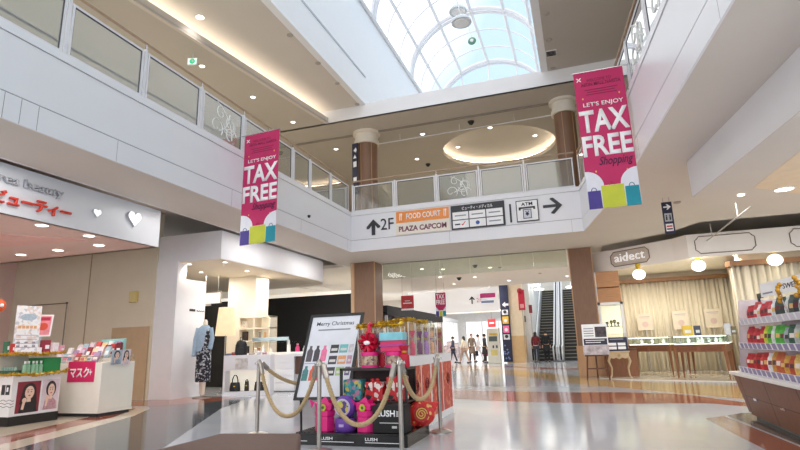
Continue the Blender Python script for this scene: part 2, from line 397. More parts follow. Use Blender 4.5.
def gallery_edge(name, path, inward):
    """white clad edge of the upper floor, with its recessed joint line; path runs with the void on its right-hand normal"""
    t = B(); g = B()
    for (x0, y0), (x1, y1) in zip(path, path[1:]):
        f = F((x0, y0, 0), (x1-x0, y1-y0, 0)); L = math.hypot(x1-x0, y1-y0)
        t.fbox(f, 0, L, Z1-.005, 4.435, -.028, 0); t.fbox(f, 0, L, 4.45, 5.24, -.028, 0); t.fbox(f, 0, L, 5.25, 5.37, -.2, .015)
        g.fbox(f, 0, L, 4.43, 5.3, -.10, -.012)
    o = struct(name, t, PANEL)
    g.done('joint', GROOVE, o)
    j = B()
    for (x0, y0), (x1, y1) in zip(path, path[1:]):
        f = F((x0, y0, 0), (x1-x0, y1-y0, 0)); L = math.hypot(x1-x0, y1-y0); k = max(1, int(L/2.9))
        for i in range(1, k+1): j.fbox(f, L*i/k-.30, L*i/k-.294, Z1, 4.43, -.01, .001)
    if name == 'wall_left':
        for y in (6.80, 7.02, 7.26): f = F((XL, -2.5, 0), (0, 1, 0)); j.fbox(f, y-.004, y+.004, Z1, 4.43, -.01, .001)
    j.done('panel_seam', GROOVE, o)
    return o
gallery_edge('wall_left', [(XL, -2.5), (XL, YF)], 1)
gallery_edge('wall_front', [(XL, YF), (RP[-1][0], YF)], 1)
gallery_edge('wall_right', RP[::-1], 1)

# ---------------- upper level: ceilings, cove tray, walls
def cove_x(y): return -7.6 - (15.4-y)*.135
CV = [(cove_x(-2.5), -2.5), (cove_x(15.4), 15.4)]
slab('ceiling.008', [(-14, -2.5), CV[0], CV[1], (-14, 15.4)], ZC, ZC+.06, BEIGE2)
# front gallery ceiling with the round recess
b = B(); cx, cy, cr = -2.42, 20.1, 2.2; N = 48
inner = [Vector((cx+cr*math.cos(2*PI*i/N), cy+cr*math.sin(2*PI*i/N), ZC)) for i in range(N)]
def to_rect(v):
    d = Vector((v.x-cx, v.y-cy)); k = 1e9
    for a_, lo, hi in ((d.x, -14-cx, 9-cx), (d.y, 15.4-cy, 27-cy)):
        if abs(a_) > 1e-6: k = min(k, (hi if a_ > 0 else lo)/a_)
    return Vector((cx+d.x*k, cy+d.y*k, ZC))
outer = [to_rect(v) for v in inner]
cor = [Vector((9, 27, ZC)), Vector((-14, 27, ZC)), Vector((-14, 15.4, ZC)), Vector((9, 15.4, ZC))]
for i in range(N):
    a_, c_ = outer[i], outer[(i+1) % N]; mid = [q for q in cor if (abs(a_.x-q.x) < 1e-4 or abs(a_.y-q.y) < 1e-4) and (abs(c_.x-q.x) < 1e-4 or abs(c_.y-q.y) < 1e-4) and not (abs(a_.x-c_.x) < 1e-4 or abs(a_.y-c_.y) < 1e-4)]
    b.face([inner[i], a_]+mid+[c_, inner[(i+1) % N]])
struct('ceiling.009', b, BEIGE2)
b = B(); R0 = [b.bm.verts.new(v) for v in inner]; R1 = [b.bm.verts.new(v+Vector((0, 0, .16))) for v in inner]
for i in range(N): b.bm.faces.new((R0[i], R0[(i+1) % N], R1[(i+1) % N], R1[i]))
oc = [Vector((cx+(v.x-cx)*1.12, cy+(v.y-cy)*1.12, ZC+.16)) for v in inner]
R2 = [b.bm.verts.new(v) for v in oc]; R3 = [b.bm.verts.new(v+Vector((0, 0, .22))) for v in oc]
for i in range(N):
    j = (i+1) % N
    b.bm.faces.new((R1[i], R1[j], R2[j], R2[i])); b.bm.faces.new((R2[i], R2[j], R3[j], R3[i]))
b.bm.faces.new(R3)
struct('ceiling.010', b, BEIGE)
b = B(); b.tube([v+Vector((0, 0, .20)) + (v-Vector((cx, cy, v.z)))*.05 for v in inner], .025, 6, closed=True)
t = thing('cove_light', 'hidden ring of warm light inside the round ceiling recess', 'light strip', (cx, cy, ZC+.2))
b.done('tube', pm('lit_ring_tube', (255, 240, 216), emit=9.), t)
# tray ceiling on the left, lip, header across the front, right part
slab('ceiling.011', [(-11.5, -2.5), (-6.21, -2.5), (-6.21, 15.4), (-8.6, 15.4)], ZT, ZT+.05, BEIGE)
slab('ceiling.012', [(-.39, -2.5), (9, -2.5), (9, 15.4), (-.39, 15.4)], ZT, ZT+.05, BEIGE2)
f = F((CV[0][0], CV[0][1], 0), (CV[1][0]-CV[0][0], CV[1][1]-CV[0][1], 0)); L = math.hypot(CV[1][0]-CV[0][0], CV[1][1]-CV[0][1])
struct('trim_cove', B().fbox(f, 0, L, ZC-.02, ZC+.20, -.10, .0), BEIGE)
struct('trim_header', B().box(-9.5, 9, 15.4, 15.5, ZC, ZT+.05), WHITE)
struct('wall_cove', B().box(-11.6, -11.5, -2.5, 15.4, ZC, ZT+.05), BEIGE)
t = thing('cove_light', 'long hidden strip of warm light along the left ceiling tray', 'light strip', (f.p(L/2, ZC+.12, -.3)))
B().tube([f.p(.2, ZC+.12, -.3), f.p(L-.2, ZC+.12, -.3)], .03, 6).done('tube', pm('lit_cove_tube', (255, 242, 222), emit=13.), t)
struct('wall_gallery_left', B().box(-12.6, -12.5, -2.5, 28, Z2, ZC), CREAMW)
struct('wall_gallery_back', B().box(-12.6, 9, 26.9, 27, Z2, ZC), CREAMW)
struct('wall_gallery_right', B().box(8.6, 8.7, -2.5, 27, Z2, ZT), CREAMW)
struct('trim_smoke_line', B().box(-9.6, 9, 16.66, 16.74, ZC-.05, ZC-.001), pm('ceiling_track_grey', (150, 140, 130), .7))
# upper-level shop fronts, glow added to brighten the view through the railing glass
o = struct('wall_gallery_shops', B().box(-12.5, -12.42, -2.4, 26.8, Z2+2.5, Z2+2.9), WHITE)
for i, (y0, y1, c) in enumerate([(1, 4.4, (196, 206, 214)), (4.8, 8.2, (128, 120, 116)), (8.6, 12, (214, 206, 190)), (12.4, 16, (150, 138, 124)), (16.4, 21, (206, 198, 184))]):
    B().box(-12.5, -12.44, y0, y1, Z2, Z2+2.45).done('glowing_shop_panel', pm('glow_shopfront_%d' % i, c, .3, var=.25, scale=1.5, emit=.35), o)
o = struct('trim_gallery_beam', B().box(-12.5, 8.5, 26.7, 26.88, Z2+2.3, Z2+2.75), WHITE)
for i, (x0, x1, c) in enumerate([(-12, -8, (150, 140, 128)), (-7.6, -5, (186, 176, 160)), (-4.4, -1, (196, 205, 196)), (-.6, 3.5, (176, 168, 150))]):
    B().box(x0, x1, 26.8, 26.88, Z2, Z2+2.25).done('glowing_shop_panel', pm('glow_shopback_%d' % i, c, .3, var=.3, scale=1.2, emit=.25), o)

# ---------------- skylight: light well and glazed barrel vault
ZS, XA, XB, YE = 13.0, -6.2, -.4, 25.7
b = B()
b.box(XA-.20, XA, -2.5, YE, ZT-.003, 10.16); b.box(XA-.45, XA-.06, -2.5, YE, 10.16, ZS)
b.box(XB, XB+.20, -2.5, YE, ZT-.003, 10.16); b.box(XB+.06, XB+.45, -2.5, YE, 10.16, ZS)
struct('wall_skylight', b, pm('skylight_white', (246, 247, 250), .5, var=.01))
struct('trim_skylight_ledge', B().box(XA-.06, XA+.02, -2.5, 15.42, 10.14, 10.2), pm('ledge_grey', (196, 202, 210), .6))
XM, RV, RH = (XA+XB)/2, (XB-XA)/2, 2.65
def vault(a, y, k=1.): return Vector((XM - RV*k*math.cos(a), y, ZS + RH*k*math.sin(a)))
NS = 6
o = None
b = B()
ys = [YE - i*4.7 for i in range(0, 7)]
for y in ys:
    for dy in (-.14, .14): b.tube([vault(PI*i/24, y+dy) for i in range(25)], .085, 6)
o = struct('window_1', b, FRAME, smooth=True)
b = B()
for y in ys[:-1]:
    for q in (1/3, 2/3): b.tube([vault(PI*i/24, y-4.7*q) for i in range(25)], .035, 6)
b.done('glazing_bar', FRAME, o, smooth=True)
b = B()
for k in range(0, NS+1):
    b.tube([vault(PI*k/NS, YE+.1), vault(PI*k/NS, -2.5)], .075, 6)
b.done('purlin', FRAME, o, smooth=True)
b = B()
for k in range(1, NS): b.tube([Vector((vault(PI*k/NS, YE).x, YE, ZS)), vault(PI*k/NS, YE)], .05, 6)
b.tube([Vector((XA, YE, ZS+.05)), Vector((XB, YE, ZS+.05))], .12, 6)
b.tube([vault(PI*i/24, YE, .6) for i in range(25)], .05, 6)
b.done('end_mullion', FRAME, o, smooth=True)
b = B()
for i in range(24):
    p = [vault(PI*i/24, -2.5, 1.02), vault(PI*(i+1)/24, -2.5, 1.02), vault(PI*(i+1)/24, YE, 1.02), vault(PI*i/24, YE, 1.02)]; b.face(p)
b.face([vault(PI*i/24, YE+.02, 1.) for i in range(25)])
b.done('glass_pane', SKYGL, o)
# ================================================================ BALUSTRADES
def swirl(f, a0, b0, w, h, bld):
    def arc(cx, cy, r, t0, t1, turns=0, n=18):
        return [f.p(a0+w*(cx+r*(1-turns*i/n)*math.cos(math.radians(t0+(t1-t0)*i/n))), b0+h*(cy)+w*r*(1-turns*i/n)*math.sin(math.radians(t0+(t1-t0)*i/n)), .012) for i in range(n+1)]
    for pts in (arc(.70, .55, .26, 220, 620, .75), arc(.70, .55, .20, 200, 560, .6), arc(.28, .30, .22, -40, 330, .8), arc(.42, .75, .16, 90, 420, .8),
                arc(.75, .2, .2, 20, 260, .5), arc(.2, .85, .5, -70, 0, 0), arc(.1, .1, .7, 0, 75, 0)):
        bld.tube(pts, .011, 5)
def balustrade(name, label, pts, curl):
    t = thing('glass_balustrade', label, 'railing', (pts[0][0], pts[0][1], 5.37))
    rail = []
    for i, ((x0, y0), (x1, y1)) in enumerate(zip(pts, pts[1:])):
        f = F((x0, y0, 0), (x1-x0, y1-y0, 0)); L = math.hypot(x1-x0, y1-y0)
        g = B().fbox(f, .085, L-.085, 5.43, 6.23, -.006, .006).done('glass_panel', GLASSR, t)
        fr = B(); fr.fbox(f, .04, L-.04, 6.23, 6.265, -.022, .022); fr.fbox(f, .04, L-.04, 5.39, 5.43, -.022, .022)
        fr.fbox(f, .05, .085, 5.43, 6.23, -.022, .022); fr.fbox(f, L-.085, L-.05, 5.43, 6.23, -.022, .022)
        fr.done('panel_frame', FRAME, t)
        sl = B(); sl.fbox(f, .085, .098, 5.43, 6.23, -.012, .012); sl.fbox(f, L-.098, L-.085, 5.43, 6.23, -.012, .012); sl.fbox(f, .085, L-.085, 6.215, 6.23, -.012, .012)
        sl.done('seal', SEAL, t)
        if i in curl:
            sw = B(); swirl(f, .2, 5.45, L-.4, .74, sw); sw.done('etched_scroll', pm('etched_white', (236, 240, 238), .5), t, smooth=True)
        B().fbox(f, -.026, .026, 5.36, 6.30, -.026, .026).done('post', FRAME, t)
        B().fbox(f, -.012, .012, 6.30, 6.40, -.012, .012).done('rail_bracket', CHROME, t)
    B().tube([(p[0], p[1], 6.42) for p in pts], .025, 10).done('handrail', OAK, t, smooth=True)
LP_ = [(XL-.06, y) for y in (-.75, .7, 2.15, 3.60, 5.05, 6.53, 8.0, 9.42, 10.45, 11.6, 12.55, 13.85, 15.19)]
balustrade('l', 'long glass railing with oak handrail on the left gallery edge, above the white cladding', LP_, (6,))
FPX_ = [(x, YF+.06) for x in (-6.66, -5.2, -3.83, -2.5, -1.15, .28)]
balustrade('f', 'short glass railing with oak handrail across the front gallery above the ATM sign', FPX_, (2,))
def along(path, d):
    for (x0, y0), (x1, y1) in zip(path, path[1:]):
        L = math.hypot(x1-x0, y1-y0)
        if d <= L: return (x0+(x1-x0)*d/L, y0+(y1-y0)*d/L)
        d -= L
    return path[-1]
RPo = [(x+.06, y) for x, y in RP[::-1]]
tot = sum(math.hypot(q[0]-p[0], q[1]-p[1]) for p, q in zip(RPo, RPo[1:]))
nR = int(tot/1.42)
balustrade('r', 'glass railing with oak handrail running up the right gallery edge behind the right banner', [along(RPo, tot*i/nR) for i in range(nR+1)], (4, 5))
# ================================================================ COLUMNS, BANNERS, SIGNS ON THE GALLERY EDGES
def square_column(name, label, x0, x1, y0, y1, z1, base=None):
    t = thing('column', label, 'column', ((x0+x1)/2, (y0+y1)/2, 0))
    b = B(); b.box(x0, x1, y0, y1, 0, z1); b.done('shaft', WOODP, t, bevel=.02)
    if base:
        B().box(x0-.04, x1+.04, y0-.04, y1+.04, 0, base).done('plinth', pm('tan_plinth', (190, 150, 112), .5, var=.08, scale=6, stretch=(5, 5, .5)), t, bevel=.01)
    b = B(); b.box(x0-.012, x0+.02, y0-.012, y0+.02, base or 0, z1); b.box(x1-.02, x1+.012, y0-.012, y0+.02, base or 0, z1); b.done('edge_trim', pm('tan_plinth', (190, 150, 112)), t)
    return t
square_column('c', 'tall brown wood-clad column at the right with a tan plinth, behind the easel', -.17, .55, 18.1, 18.84, Z1, .95)
t = square_column('c', 'brown wood-clad column at the left end of the front gallery, rising behind the gift display', -7.55, -6.76, 17.4, 18.2, Z1)
B().box(-7.66, -7.55, 17.36, 18.2, 0, Z1).done('side_panel', pm('tan_column_side', (206, 172, 138), .5, var=.04), t)
def round_column(label, x, y, r, sign=False):
    t = thing('round_column', label, 'column', (x, y, Z2))
    B().lathe((x, y, 0), [(r, Z2), (r, 8.22)], 28).done('shaft', WOODP, t, smooth=True)
    B().lathe((x, y, 0), [(r+.01, 8.22), (r+.07, 8.22), (r+.07, 8.36), (r+.035, 8.36), (r+.035, 8.60), (r+.12, 8.62), (r+.12, ZC)], 28).done('capital', WARMW, t, smooth=True)
    b = B()
    for i in range(6):
        a = i*PI/3+.3; b.cyl((x+r*math.cos(a), y+r*math.sin(a), Z2), (x+r*math.cos(a), y+r*math.sin(a), 8.22), .012, n=6)
    b.done('vertical_joint', pm('tan_plinth', (190, 150, 112)), t)
    return t
tc1 = round_column('round brown upper-floor column at the left, carrying a dark vertical sign', -6.72, 16.75, .38)
round_column('round brown upper-floor column at the right, partly behind the right banner', .15, 16.75, .33)
t = thing('hanging_sign', 'narrow dark vertical direction sign on the upper left round column', 'sign', (-7.06, 16.42, 6))
f = F((-7.10, 16.33, 0), (1, -.25, 0))
B().fbox(f, 0, .24, 6.3, 8.18, -.02, .02).done('board', NAVY, t)
b = B()
b.prism(f, [(.06, 7.92), (.17, 8.02), (.17, 7.97), (.20, 7.97), (.20, 7.87), (.17, 7.87), (.17, 7.82)], .02, .026)
b.prism(f, [(.05, 7.62), (.19, 7.62), (.12, 7.76)], .02, .026); b.prism(f, [(.05, 7.3), (.19, 7.3), (.19, 7.5), (.05, 7.5)], .02, .026); b.prism(f, [(.05, 6.75), (.19, 6.75), (.19, 6.92), (.05, 6.92)], .02, .026)
b.done('pictogram', TXTW, t)

# ---------------- big hanging banners
def banner(label, f, w, h, rod_a, rod_b, tail=0.):
    """f.o is the top left corner of the cloth; u goes up"""
    t = thing('hanging_banner', label, 'banner', f.p(w/2, -h))
    cl = B().fbox(f, 0, w, -h, 0, -.006, 0).done('cloth', MAG, t)
    b = B(); white = pm('banner_white', (226, 226, 234), .7)
    def arcpts(s):
        pts = [(0, -h*.845)] if s < 0 else [(w, -h*.845)]
        n = 10
        for i in range(n+1):
            a = PI/2*i/n
            x = w*.34*math.sin(a); y = -h*.735 - h*.11*(1-math.cos(a))
            pts.append((x, y) if s < 0 else (w-x, y))
        return pts
    for s in (-1, 1): b.prism(f, arcpts(s), .0, .003)
    b.fbox(f, 0, w, -h, -h*.843, 0, .002)
    b.done('white_print', white, t)
    for i, (a0, a1, top, c) in enumerate([(0, .27, .875, (74, 62, 140)), (.27, .72, .845, (196, 202, 62)), (.72, 1.0, .865, (30, 142, 160))]):
        B().prism(f, [(w*a0+.004, -h), (w*a1-.004, -h), (w*(a1-.01), -h*top), (w*(a0+.01), -h*top)], .003, .006).done('bag_print', pm('bag_print_%d' % i, c, .7), t)
        bb = B(); xm = w*(a0+a1)/2; r = w*.05
        bb.tube([f.p(xm+r*math.cos(PI*k/8), -h*top+r*1.3*math.sin(PI*k/8), .006) for k in range(9)], .006, 5)
        bb.done('bag_handle', pm('bag_handle_%d' % i, [(60, 50, 120), (190, 40, 70), (40, 110, 130)][i], .7), t)
    dark = pm('banner_small_print', (120, 24, 66), .7)
    text('WELCOME TO', f, w*.5, -h*.075, h*.022, dark, t, w=w*.50, depth=.001, center=True, off=.003)
    text('AEON MALL NARITA', f, w*.53, -h*.108, h*.026, dark, t, w=w*.80, depth=.001, center=True, off=.003, bold=.01)
    for k, (ww, yy) in enumerate([(.66, .135), (.56, .153), (.62, .171)]):
        B().fbox(f, w*(.52-ww/2), w*(.52+ww/2), -h*(yy+.005), -h*yy, .001, .003).done('small_print', dark, t)
    b = B()
    for s in (1, -1):
        b.prism(f, [(w*.10-.04, -.13+.04*s-.012*s), (w*.10-.028, -.13+.04*s), (w*.10+.04, -.13-.04*s+.012*s), (w*.10+.028, -.13-.04*s)], .001, .003)
    b.done('aeroplane_print', TXTW, t)
    text("LET'S ENJOY", f, w*.53, -h*.272, h*.040, TXTW, t, w=w*.80, depth=.001, center=True, bold=.012, off=.003)
    text('TAX', f, w*.02, -h*.455, h*.165, TXTW, t, w=w*.97, depth=.001, bold=.03, off=.003)
    text('FREE', f, w*.015, -h*.630, h*.150, TXTW, t, w=w*.975, depth=.001, bold=.03, off=.003)
    text('Shopping', f, w*.30, -h*.718, h*.078, pm('shopping_script', (70, 26, 66), .6), t, w=w*.66, depth=.001, shear=.35, bold=.01, off=.005)
    b = B()
    for x, y in ((.14, .20), (.87, .19), (.22, .74), (.82, .75)): b.prism(f, [(w*x, -h*y-.02), (w*x+.014, -h*y), (w*x, -h*y+.02), (w*x-.014, -h*y)], .001, .003)
    b.done('sparkle_print', pm('sparkle', (240, 190, 90), .6), t)
    B().tube([f.p(rod_a, .015, -.003), f.p(rod_b, .015, -.003)], .012, 8).done('rod', CHROME, t)
    B().tube([f.p(0.01, -h+.01, -.003), f.p(w-.01, -h+.01, -.003)], .009, 8).done('hem_bar', pm('hem', (150, 150, 160), .5), t)
    return t
banner('magenta TAX FREE banner hung from the left gallery edge', F((-6.64, 9.34, 5.73), (.96, -.02, .03), (.016, 0, 1)), .88, 2.46, -.10, .90)
banner('magenta TAX FREE banner hung from the right gallery edge', F((.305, 9.2, 5.75), (1, 0, .0), (-.008, 0, 1)), .82, 2.50, -.02, .94)
q = bpy.data.objects['hanging_banner.001']; B().tube([(1.24, 9.197, 5.765), (1.235, 9.197, 5.30), (1.16, 9.197, 5.30)], .012, 6).done('wall_bracket', CHROME, q)

# ---------------- signs on the front cladding (all at the face y = 15.25)
ff = F((0, YF, 0))
t = thing('direction_sign', 'dark up arrow and 2F lettering on the front cladding at the left', 'sign', (-5.7, YF, 4.6))
B().prism(ff, [(-5.99, 4.55), (-5.87, 4.55), (-5.87, 4.87), (-5.78, 4.76), (-5.70, 4.80), (-5.70, 4.83), (-5.93, 5.06), (-6.16, 4.83), (-6.16, 4.76), (-6.08, 4.76), (-5.99, 4.87)], .002, .02).done('arrow', CHAR, t)
text('2F', ff, -5.68, 4.69, .36, CHAR, t, w=.43, depth=.015, off=.002)
t = thing('food_court_sign', 'orange and white FOOD COURT panel on the front cladding', 'sign', (-4.3, YF, 4.42))
B().fbox(ff, -5.17, -3.44, 4.47, 5.22, .0, .04).done('panel', WARMW, t)
B().fbox(ff, -5.15, -3.46, 4.84, 5.20, .04, .046).done('orange_strip', pm('sign_orange', (240, 150, 74), .5), t)
text('FOOD COURT', ff, -4.82, 4.94, .18, TXTW, t, w=1.10, bold=.02, off=.046)
b = B()
for x in (-5.02, -3.60):
    b.fbox(ff, x-.02, x+.0, 4.92, 5.14, .046, .05); b.prism(ff, [(x+.03, 4.92), (x+.05, 4.92), (x+.05, 5.02), (x+.07, 5.14), (x+.01, 5.14), (x+.03, 5.02)], .046, .05)
b.done('cutlery_pictogram', TXTW, t)
text('PLAZA CAPCOM', ff, -5.07, 4.56, .17, pm('maroon_print', (120, 56, 84), .5), t, w=1.52, bold=.03, off=.04)
t = thing('tenant_board', 'dark board with six white tenant panels on the front cladding', 'sign', (-2.6, YF, 4.43))
B().fbox(ff, -3.40, -1.79, 4.46, 5.20, .0, .04).done('board', CHAR, t)
text('ビューティ・メディカル', ff, -3.05, 5.04, .11, TXTW, t, w=.92, bold=.01, off=.04)
for j in range(2):
    for i in range(3):
        x = -3.35+i*.51; z = 4.76-j*.26
        p = B().fbox(ff, x, x+.48, z, z+.23, .04, .048).done('tenant_panel', TXTW, t)
        k = B()
        if (i, j) == (0, 1): k.prism(ff, [(x+.26, z+.10), (x+.30, z+.06), (x+.40, z+.19), (x+.37, z+.19), (x+.30, z+.10), (x+.28, z+.12)], .048, .05); k.done('tick_mark', RED, p); k = B(); k.fbox(ff, x+.06, x+.22, z+.09, z+.13, .048, .05); k.done('name_print', TXTK, p)
        elif (i, j) == (1, 1): k.prism(ff, [(x+.24+.06*math.cos(a*PI/8), z+.115+.06*math.sin(a*PI/8)) for a in range(16)], .048, .05); k.done('round_mark', pm('mark_blue', (50, 90, 170), .5), p)
        else: k.fbox(ff, x+.07, x+.41, z+.10, z+.135, .048, .05); k.done('name_print', pm('grey_print', (140, 146, 160), .5), p)
t = thing('divider_bar', 'short dark vertical bar between tenant board and ATM sign', 'sign', (-1.62, YF, 4.5))
B().fbox(ff, -1.655, -1.60, 4.52, 5.07, .0, .02).done('bar', CHAR, t)
t = thing('atm_sign', 'white square ATM sign with yen machine pictogram on the front cladding', 'sign', (-1.14, YF, 4.5))
B().fbox(ff, -1.46, -.83, 4.50, 5.13, .0, .04).done('frame', CHAR, t)
B().fbox(ff, -1.435, -.855, 4.525, 5.105, .04, .046).done('panel', TXTW, t)
text('ATM', ff, -1.145, 4.965, .10, TXTK, t, w=.32, center=True, bold=.02, off=.046)
b = B(); b.fbox(ff, -1.36, -.94, 4.88, 4.93, .046, .052); b.fbox(ff, -1.38, -1.33, 4.84, 4.93, .046, .052); b.fbox(ff, -.97, -.92, 4.84, 4.93, .046, .052)
b.fbox(ff, -1.27, -1.03, 4.58, 4.86, .046, .050); b.done('machine_pictogram', CHAR, t)
B().fbox(ff, -1.25, -1.05, 4.60, 4.84, .050, .054).done('slip_pictogram', pm('slip', (206, 210, 222), .5), t)
text('¥', ff, -1.15, 4.66, .14, TXTK, t, w=.11, center=True, bold=.03, off=.054)
t = thing('arrow_sign', 'dark right-pointing arrow on the front cladding right of the ATM sign', 'sign', (-.45, YF, 4.7))
B().prism(ff, [(-.70, 4.845), (-.34, 4.845), (-.50, 4.68), (-.44, 4.65), (-.40, 4.65), (-.17, 4.88), (-.40, 5.12), (-.48, 5.12), (-.50, 5.09), (-.34, 4.925), (-.70, 4.925)], .002, .02).done('arrow', CHAR, t)

# small navy sign hung over the right shop
t = thing('hanging_sign', 'small navy sign with a white arrow hung over the right shop front', 'sign', (1.97, 12.3, 3.26))
f = F((1.90, 12.3, 3.27), (1, 0, .0), (.004, 0, 1))
B().fbox(f, 0, .20, 0, .70, -.03, 0).done('board', NAVY, t)
b = B(); b.prism(f, [(.03, .575), (.11, .575), (.085, .53), (.115, .53), (.175, .59), (.115, .65), (.085, .65), (.11, .605), (.03, .605)], .0, .004); b.done('arrow', TXTW, t)
p = B().fbox(f, .03, .17, .27, .45, 0, .004).done('panel', pm('grey_panel', (190, 194, 200), .5), t)
b = B(); b.ball(f.p(.065, .40, .006), .016); b.ball(f.p(.135, .40, .006), .016); b.fbox(f, .05, .08, .30, .38, .004, .008); b.fbox(f, .12, .15, .30, .38, .004, .008); b.done('pictogram', TXTK, p)
p = B().fbox(f, .03, .17, .06, .22, 0, .004).done('panel', TXTW, t)
B().fbox(f, .045, .155, .15, .18, .004, .006).done('print', RED, p); B().fbox(f, .045, .155, .09, .12, .004, .006).done('print', TXTK, p)
for a_ in (.04, .16): B().cyl(f.p(a_, .70, -.015), f.p(a_, .805, -.015), .008).done('hanger', CHROME, t)

# ---------------- dropped bulkhead under the right soffit
b = B()
P = [(2.02, 9.88), (2.30, 7.74), (2.46, 6.42), (2.80, 3.0), (8.5, 3.0), (8.5, 14.0), (4.0, 11.75)]
b.prism(UP, P, 3.45, Z1-.002)
struct('ceiling_bulkhead', b, WHITE)
struct('ceiling_bulkhead.001', B().prism(UP, [(x+.002, y) for x, y in P], 3.44, 3.452), BEIGE)
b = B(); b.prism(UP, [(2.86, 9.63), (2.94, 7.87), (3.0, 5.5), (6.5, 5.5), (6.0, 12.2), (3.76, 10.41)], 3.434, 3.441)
struct('ceiling_bulkhead.002', b, pm('warm_light_paint', (234, 214, 186), .6))  # warm light of the recess put into the paint colour
t = thing('ceiling_track', 'white suspended track bar on two drop rods above the right shop sign', 'track', (3.3, 14, 3.7))
A_, B_ = atz(751, 206.5, 3.72), atz(704, 243, 3.72)
TG = pm('track_grey', (186, 180, 174), .6)
B().tube([A_, B_], .018, 4).done('bar', TG, t)
for q in (.22, .78):
    p = A_.lerp(B_, q); B().cyl(p, (p.x, p.y, Z1), .012, n=8).done('drop_rod', TG, t)
# ================================================================ CEILING FIXTURES
downlight(atz(200, 17, ZT-.004), 'bright downlight in the left ceiling tray inside the glowing cove', 'tray downlights', .09, 12)
pts = [(202, 66), (253, 97), (293, 122)]
for i, (px, py) in enumerate(pts):
    p = atz(px, py, ZC-.004); downlight(p, ORD[i]+' downlight from the front in the left gallery ceiling', 'left gallery downlights', .07, 25)
for i, (px, py) in enumerate([(336, 149), (422.7, 134), (490, 127.5), (535, 135.5), (458, 147), (417, 159)]):
    p = atz(px, py, ZC-.004) if i not in (2, 3, 4) else atz(px, py, ZC+.374)
    downlight(p, ['downlight on the upper ceiling just left of the left round column', 'bright downlight on the upper ceiling left of the round recess', 'small downlight at the near rim inside the round recess', 'small downlight at the right inside the round recess', 'small downlight at the left inside the round recess', 'downlight on the upper ceiling below left of the round recess'][i], 'upper ceiling downlights', .08, 18)
# inner mall ceiling
k = 0
for (px, py) in [(443, 269), (490, 267.5), (440, 277), (475, 277), (509, 280.5), (567, 276), (422, 269), (454, 284)]:
    p = atz(px, py, Z1-.004)
    if not (-12 < p.x < .9 and YB+.3 < p.y < 27.8): continue
    downlight(p, ORD[k]+' small downlight of those scattered over the inner mall ceiling', 'inner mall downlights', .08, 14); k += 1
for i, (px, py) in enumerate([(535, 285.5), (539, 289.5), (571, 287)]):
    p = atz(px, py, 4.4)
    t = thing('round_lamp', ['wide round ceiling lamp left above the escalators', 'lower round ceiling lamp left above the escalators', 'round ceiling lamp above the right escalator beside the column'][i], 'ceiling light', p, 'lamps over the escalators')
    B().lathe(p, [(.001, -.05), (.26, -.04), (.30, .0), (.30, .04), (.001, .04)], 20).done('lens', LAMPW, t); B().cyl(p, (p.x, p.y, 5.2), .02).done('stem', FRAME, t)
# beauty shop and right gallery downlights
for i, (px, py) in enumerate([(42, 225), (89, 235.5), (99, 245), (58, 250), (21, 254.5)]):
    downlight(atz(px, py, 3.296), 'downlight in the pink shop ceiling, '+ORD[i]+' going clockwise from the front edge', 'pink shop downlights', .095, 22, (1, .88, .80))
downlight(atz(784, 189, 3.43), 'large downlight under the dropped ceiling at the far right', 'right shop downlights', .13, 40)
downlight(atz(741, 195, 3.43), 'tiny downlight under the dropped ceiling near its back edge', 'right shop downlights', .05, 10)
# dome cameras, detectors
def dome(p, label, r=.09, m=BLACK):
    t = thing('dome_camera', label, 'camera', p)
    B().lathe(p, [(r*1.2, 0), (r*1.2, -.03), (r, -.04), (.001, -.04)], 16).done('base', FRAME if m is not BLACK else CHAR, t)
    q = Vector(p)-Vector((0, 0, .04)); B().ball(q, r*.95, 14, 8).done('dome', m, t, smooth=True)
dome(atz(475, 265, Z1), 'black dome camera on the inner mall ceiling, upper of two', .08)
dome(atz(459, 277.5, Z1), 'black dome camera on the inner mall ceiling, lower of two', .10)
dome(atz(471, 121.5, ZC), 'dark dome camera on the upper ceiling above the round recess', .10)
dome(atz(428, 164, ZC), 'black dome camera on the upper ceiling left below the round recess', .09)
dome((-6.66, 12.35, 4.62), 'tiny black camera on the left white cladding', .035)
def detector(p, label, r=.07):
    t = thing('smoke_detector', label, 'detector', p, 'ceiling detectors')
    B().lathe(p, [(r, 0), (r, -.02), (r*.6, -.04), (.001, -.04)], 14).done('housing', pm('detector_grey', (176, 168, 160), .5), t)
for px, py, lb in [(290, 35, 'first'), (318, 63, 'second'), (337, 83, 'third'), (357, 104, 'fourth')]:
    detector(atz(px, py, ZT-.002), lb+' grey sprinkler from the front on the left tray ceiling', .08)
for px, py, lb in [(546.5, 13.5, 'first'), (549, 40, 'second'), (553, 68, 'third')]:
    detector(atz(px, py, ZT-.002), lb+' grey sprinkler from the front on the right upper ceiling', .08)
t = thing('ceiling_vent', 'small dark square vent on the right upper ceiling', 'vent', atz(551, 53, ZT-.002))
p = atz(551, 53, ZT-.002); q = B(); q.box(p.x-.16, p.x+.16, p.y-.16, p.y+.16, ZT-.02, ZT-.002); q.done('frame', FRAME, t)
q = B(); [q.box(p.x-.13, p.x+.13, p.y-.13+.07*i, p.y-.09+.07*i, ZT-.03, ZT-.02) for i in range(4)]; q.done('slat', BLACKM, t)
for px, py, lb in [(677, 202, 'grey detector on the right soffit above the small navy sign'), (540, 273, 'detector on the inner mall ceiling right of the exit sign'), (500, 267, 'detector on the inner mall ceiling left of the exit sign')]:
    detector(atz(px, py, Z1-.002), lb, .08)
